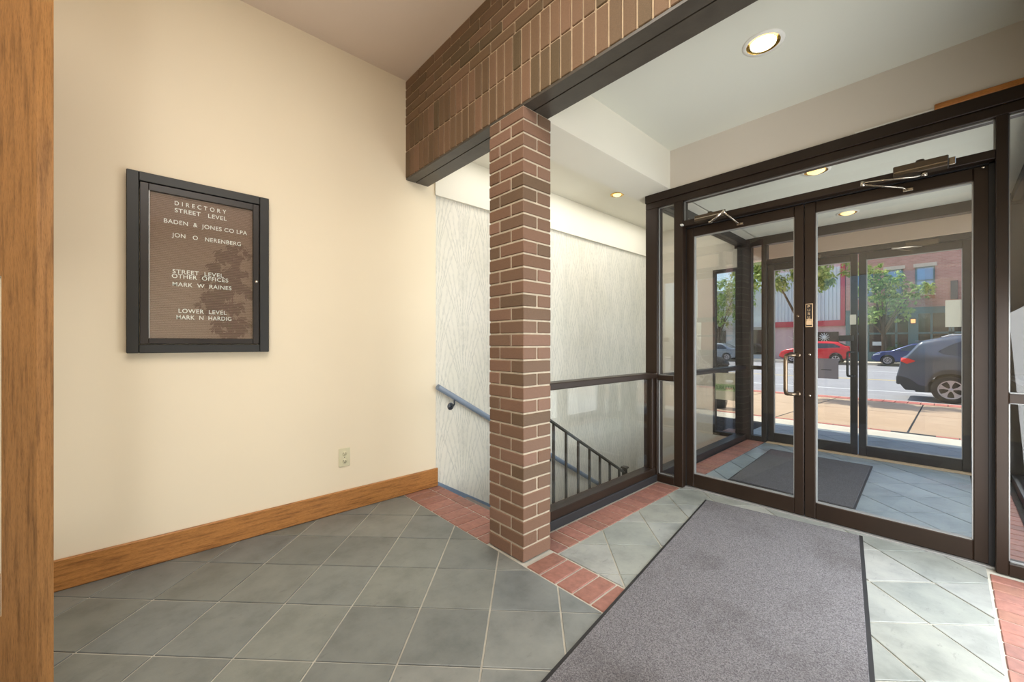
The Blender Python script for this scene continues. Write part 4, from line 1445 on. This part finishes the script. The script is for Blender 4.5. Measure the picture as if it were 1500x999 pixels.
# silver car further along, seen in the stair window and sidelight
gc = Car('parked_car', 'silver blue car parked across the street, seen through the vestibule side window', (37.95, 14.2, ZR + 0.09), math.pi / 2, 4.4, 1.80, 1.52,
         [(-2.2, 0.75), (-2.12, 1.0), (-1.6, 1.1), (-0.95, 1.46), (-0.3, 1.52), (0.15, 1.5), (0.55, 1.32), (1.15, 1.0), (1.7, 0.92), (2.02, 0.8), (2.18, 0.55)],
         0.24, 0.98, (-1.27, 1.36), 0.32, M['paint_silver'])
gc.put_wheels(7, 0.5)
gc.patch('side_window', [(-1.30, 1.0), (-0.10, 1.0)], [(-1.30, 1.08), (-0.85, 1.38), (-0.10, 1.42)], M['car_glass'])
gc.patch('side_window', [(-0.04, 1.0), (1.02, 0.99)], [(-0.04, 1.42), (0.30, 1.36), (1.02, 1.02)], M['car_glass'])
gc.band('windscreen', 0.48, 1.12, 0.88, M['car_glass'])

# ------------------------------------------------------------------ buildings across the street
FX = 42.0
bb_ = thing('street_building', 'red brick building across the street with dark green shopfront', 'building', (FX + 4, -4, -0.2))
Yb0, Yb1, ZT = -14.0, 5.55, 10.5
MB().box(FX, FX + 9, Yb0, Yb1, 3.70, ZT).box(FX + 0.9, FX + 9, Yb0, Yb1, -0.2, 3.70).build('brick_wall', M['far_brick'], bb_)


def far_window(yc, z0, z1, w):
    f = MB()
    ya, yb = yc - w / 2, yc + w / 2
    e = 0.09
    f.box(FX - 0.05, FX + 0.06, ya, ya + e, z0, z1).box(FX - 0.05, FX + 0.06, yb - e, yb, z0, z1).box(FX - 0.05, FX + 0.06, ya, yb, z0, z0 + e).box(FX - 0.05, FX + 0.06, ya, yb, z1 - e, z1).box(FX - 0.04, FX + 0.05, ya, yb, (z0 + z1) / 2 - 0.04, (z0 + z1) / 2 + 0.04)
    fo = f.build('window', M['teal_paint'], bb_)
    B(FX - 0.012, FX + 0.0, ya + e, yb - e, z0 + e, z1 - e).build('pane', M['window_sky'], fo)
    B(FX - 0.07, FX + 0.05, ya - 0.1, yb + 0.1, z1, z1 + 0.26).build('stone_lintel', M['lintel_stone'], bb_)
    B(FX - 0.14, FX + 0.05, ya - 0.05, yb + 0.05, z0 - 0.12, z0).build('stone_sill', M['lintel_stone'], bb_)


for yc in (2.72, 1.08, 4.4):
    far_window(yc, 4.85, 6.85, 1.0)
far_window(-2.4, 4.85, 6.85, 1.0)
for yc, lab in ((2.72, 0), (1.08, 1)):
    B(FX - 0.40, FX - 0.08, yc - 0.5, yc + 0.5, 4.50, 4.72).build('window_box', M['terracotta'], bb_)
B(FX - 0.14, FX, -0.52, -0.18, 4.35, 5.65).build('wall_vent', M['dark_steel'], bb_)
# shopfront
ts = MB().box(FX - 0.12, FX + 0.25, Yb0, Yb1, 3.42, 3.80).box(FX - 0.2, FX + 0.25, Yb0, Yb1, 3.78, 3.88)
ts.build('shop_cornice', M['teal_paint'], bb_)
for ya, yb in ((1.42, 1.95), (5.1, 5.55), (-2.3, -1.85), (-6.2, -5.7)):
    B(FX - 0.22, FX + 0.2, ya, yb, -0.2, 3.42, c=0.02).build('shop_pier', M['teal_paint'], bb_)
B(FX - 0.02, FX + 0.12, Yb0, Yb1, 1.92, 2.06).build('shop_rail', M['teal_paint'], bb_)
B(FX - 0.08, FX + 0.2, Yb0, Yb1, -0.2, 0.55).build('shop_plinth', M['teal_paint'], bb_)
for y in (4.2, 3.3, 2.6, 0.75, -0.15, -0.30, -1.1, -3.6, -4.6):
    B(FX - 0.02, FX + 0.12, y - 0.06, y + 0.06, 0.55, 3.42).build('shop_mullion', M['teal_paint'], bb_)
for ya, yb in ((1.95, 5.1), (-1.85, 1.42), (-5.7, -2.3)):
    B(FX + 0.10, FX + 0.14, ya, yb, 0.55, 3.42).build('shop_pane', M['window_dark'], bb_)
ln = B(FX - 0.42, FX - 0.22, 1.56, 1.80, 2.72, 3.02, c=0.03).build('wall_lantern', M['lamp_amber'], bb_)
MB().box(FX - 0.46, FX - 0.20, 1.52, 1.84, 3.02, 3.10, c=0.01).box(FX - 0.44, FX - 0.2, 1.54, 1.82, 2.66, 2.72, c=0.01).build('lantern_cap', M['dark_steel'], ln)
B(FX - 0.06, FX - 0.02, -0.32, -0.22, 0.8, 1.9).build('door_pull', M['lintel_stone'], bb_)
B(FX + 0.06, FX + 0.10, 3.42, 3.95, 1.05, 1.35).build('window_card', M['metal_white'], bb_)

mw = thing('street_shop', 'shop across the street with white ribbed metal front and red band', 'building', (FX + 4, 10, -0.2))
B(FX + 0.3, FX + 9, 5.56, 10.6, -0.2, 8.2).build('wall', M['pink_stucco'], mw)
rb = MB().box(FX + 0.20, FX + 0.30, 5.90, 10.6, 3.15, 7.6)
y = 5.95
while y < 10.4:
    rb.box(FX + 0.12, FX + 0.20, y, y + 0.10, 3.15, 7.6)
    y += 0.26
rb.build('ribbed_siding', M['metal_white'], mw)['kind'] = 'stuff'
B(FX + 0.02, FX + 0.3, 5.62, 10.6, 2.68, 3.15).build('red_band', M['red_paint'], mw)
B(FX + 0.05, FX + 0.3, 5.62, 5.90, 2.68, 7.9).build('red_corner_post', M['red_paint'], mw)
sw_ = B(FX + 0.22, FX + 0.29, 6.05, 9.2, 0.9, 2.2).build('shop_window', M['window_dark'], mw)
st_ = MB()
for k in range(6):
    a = math.pi * k / 6
    st_.tube([(FX + 0.19, 7.0 + 0.36 * math.cos(a), 1.75 + 0.36 * math.sin(a)), (FX + 0.19, 7.0 - 0.36 * math.cos(a), 1.75 - 0.36 * math.sin(a))], 0.03, 6)
sub(st_.build('star_decoration', M['metal_white'], sw_), 'white star decoration with twelve points')
fb_ = thing('street_shop', 'pale shop with a glazed doorway seen beyond the vestibule side window', 'building', (FX + 4, 32, -0.2))
B(FX + 0.3, FX + 9, 10.62, 44.0, -0.2, 6.5).build('wall', M['metal_white'], fb_)
for k in range(9):
    f_ = B(FX + 0.2, FX + 0.32, 11.2 + k * 3.6, 13.4 + k * 3.6, 0.2, 2.5).build('shop_window', M['window_dark'], fb_)
for k in range(9):
    B(FX + 0.2, FX + 0.32, 13.7 + k * 3.6, 14.5 + k * 3.6, -0.15, 2.4, c=0.02).build('shop_door', M['metal_white'], fb_)
B(FX - 0.5, FX + 0.3, 10.8, 43.5, 2.75, 3.1).build('awning', M['metal_white'], fb_)


# ------------------------------------------------------------------ trees
def tree(name, label, loc, trunk_h, trunk_r, blobs, n_leaf, size, leafmat, seed, limbs=7, cat='tree', group=None, pot=None):
    rr = random.Random(seed)
    t = thing(name, label, cat, loc, 0, group)
    mb = MB()
    base = 0.0 if not pot else pot
    mb.tube([(0, 0, base), (0.02, -0.02, base + trunk_h * 0.5), (0.0, 0.03, base + trunk_h), (0.05, 0, base + trunk_h + 1.0 * trunk_r * 8)], [trunk_r * 1.2, trunk_r, trunk_r * 0.85, trunk_r * 0.5], 10)
    mb.build('trunk', M['bark'], t, local=True)
    lb = MB()
    for i in range(limbs):
        cx, cy, cz, cr = blobs[i % len(blobs)]
        s = base + trunk_h * rr.uniform(0.72, 1.0)
        e = Vector((cx + rr.uniform(-0.4, 0.4) * cr, cy + rr.uniform(-0.4, 0.4) * cr, cz + rr.uniform(-0.1, 0.5) * cr))
        m = Vector((0, 0, s)) * 0.5 + e * 0.5 + Vector((0, 0, 0.12 * cr))
        lb.tube([(0, 0, s), tuple(m), tuple(e)], [trunk_r * 0.5, trunk_r * 0.33, trunk_r * 0.12], 7)
    lbo = lb.build('branches', M['bark'], t, local=True)
    lbo['kind'] = 'stuff'
    vs, fs, sh = [], [], []
    wts = [b[3] ** 2 for b in blobs]
    for i in range(n_leaf):
        cx, cy, cz, cr = rr.choices(blobs, wts)[0]
        d = Vector((rr.gauss(0, 1), rr.gauss(0, 1), rr.gauss(0, 1))).normalized()
        # leaves gather in sprays so the crown keeps gaps
        spray = int(rr.random() * 26)
        sr = random.Random(seed * 1000 + hash((round(cx, 2), round(cz, 2))) % 997 + spray)
        sd = Vector((sr.gauss(0, 1), sr.gauss(0, 1), sr.gauss(0, 0.8))).normalized() * sr.uniform(0.45, 0.98)
        p = Vector((cx, cy, cz)) + (sd + d * rr.uniform(0.02, 0.27)) * cr
        nrm = (d + Vector((0, 0, 0.7)) + Vector((rr.uniform(-.5, .5), rr.uniform(-.5, .5), 0))).normalized()
        a = nrm.cross(Vector((rr.uniform(-1, 1), rr.uniform(-1, 1), rr.uniform(-0.6, 0.2)))).normalized()
        b = nrm.cross(a)
        s = size * rr.uniform(0.6, 1.25)
        k = len(vs)
        vs += [p - a * s * 0.5, p - b * s * 0.26 + nrm * s * 0.07, p + a * s * 0.5, p + b * s * 0.26 + nrm * s * 0.07]
        fs += [(k, k + 1, k + 2), (k, k + 2, k + 3)]
        sh += [rr.random()] * 2
    mb = MB()
    mb.v, mb.f, mb.smooth = vs, fs, [False] * len(fs)
    o = mb.build('foliage', leafmat, t, local=True)
    o['kind'] = 'stuff'
    at = o.data.attributes.new('shade', 'FLOAT', 'FACE')
    at.data.foreach_set('value', sh)
    return t


tree('street_tree', 'leafy street tree across the street before the brick building', (40.0, 3.15, -0.2), 2.5, 0.13,
     [(0, 0.2, 4.3, 1.05), (0.1, -0.9, 4.6, 0.95), (0, -1.9, 5.2, 0.75), (0.2, 0.5, 5.6, 1.15), (-0.1, -0.4, 5.9, 0.9), (0.2, 0.7, 6.8, 0.9), (-0.3, 0.9, 3.5, 0.75), (0.2, -1.0, 3.6, 0.65), (0.0, -2.3, 5.35, 0.4)], 3600, 0.26, M['leaf'], 3)
tree('street_tree', 'street tree at the near kerb, its crown hanging over the red car', (12.15, 2.42, -0.20), 2.2, 0.07,
     [(0, 0.3, 3.6, 0.95), (0.1, -0.45, 3.25, 0.52), (-0.1, -0.25, 2.9, 0.36), (-0.2, 1.1, 3.4, 0.8), (0.1, 0.4, 4.5, 0.95), (0.0, -0.5, 4.1, 0.65), (-0.2, -0.2, 3.2, 0.55)], 7500, 0.135, M['leaf'], 8)
tree('street_tree', 'street tree across the street seen in the narrow stair window', (40.0, 14.6, -0.2), 2.3, 0.13,
     [(0, 0, 4.2, 1.5), (0, 1.5, 4.6, 1.4), (0, -1.6, 4.6, 1.5), (0, 0, 6.3, 1.8), (0, 2.0, 6.4, 1.5), (0, -2.0, 6.4, 1.5)], 5200, 0.26, M['leaf'], 5)
tree('street_tree', 'farther street tree beyond the vestibule side glass, before the white shop', (40.0, 27.0, -0.2), 2.3, 0.13,
     [(0, 0, 4.3, 1.6), (0, 1.8, 4.8, 1.4), (0, -1.6, 4.9, 1.4), (0, 0, 6.0, 1.7)], 2600, 0.3, M['leaf'], 6)
sh_ = tree('shrub', 'round dark green shrub beside the tree trunk across the street', (40.9, 2.55, -0.2), 0.3, 0.05, [(0, 0, 0.95, 0.5), (0, 0.2, 0.6, 0.45), (0, -0.2, 0.6, 0.45)], 1100, 0.16, M['leaf_dark'], 11, 4, 'shrub')
fic = tree('potted_ficus', 'tall potted ficus reflected in the glass of the directory case', (0.92, -1.75, 0.0), 1.0, 0.03,
           [(0.0, 0, 1.45, 0.28), (0.05, 0.1, 1.95, 0.33), (-0.12, 0, 2.25, 0.28), (0.05, -0.1, 2.55, 0.22), (-0.25, 0, 1.75, 0.2)], 1700, 0.10, M['leaf_dark'], 13, 6, 'plant', None, 0.3)
MB().lathe([(0.0, 0.0), (0.15, 0.0), (0.19, 0.32), (0.175, 0.33), (0.165, 0.29), (0.0, 0.28)], (0, 0, 0), 'z', 28).build('pot', M['terracotta'], fic, local=True)

# litter bin outside the stair window
lbn = thing('litter_bin', 'black street litter bin standing outside the stair window', 'bin', (8.1, 3.05, -0.05))
MB().lathe([(0.0, 0.0), (0.2, 0.0), (0.23, 0.1), (0.25, 0.82), (0.27, 0.84), (0.25, 0.9), (0.12, 0.98), (0.0, 1.0)], (8.1, 3.05, -0.06), 'z', 24).build('body', M['rubber'], lbn)
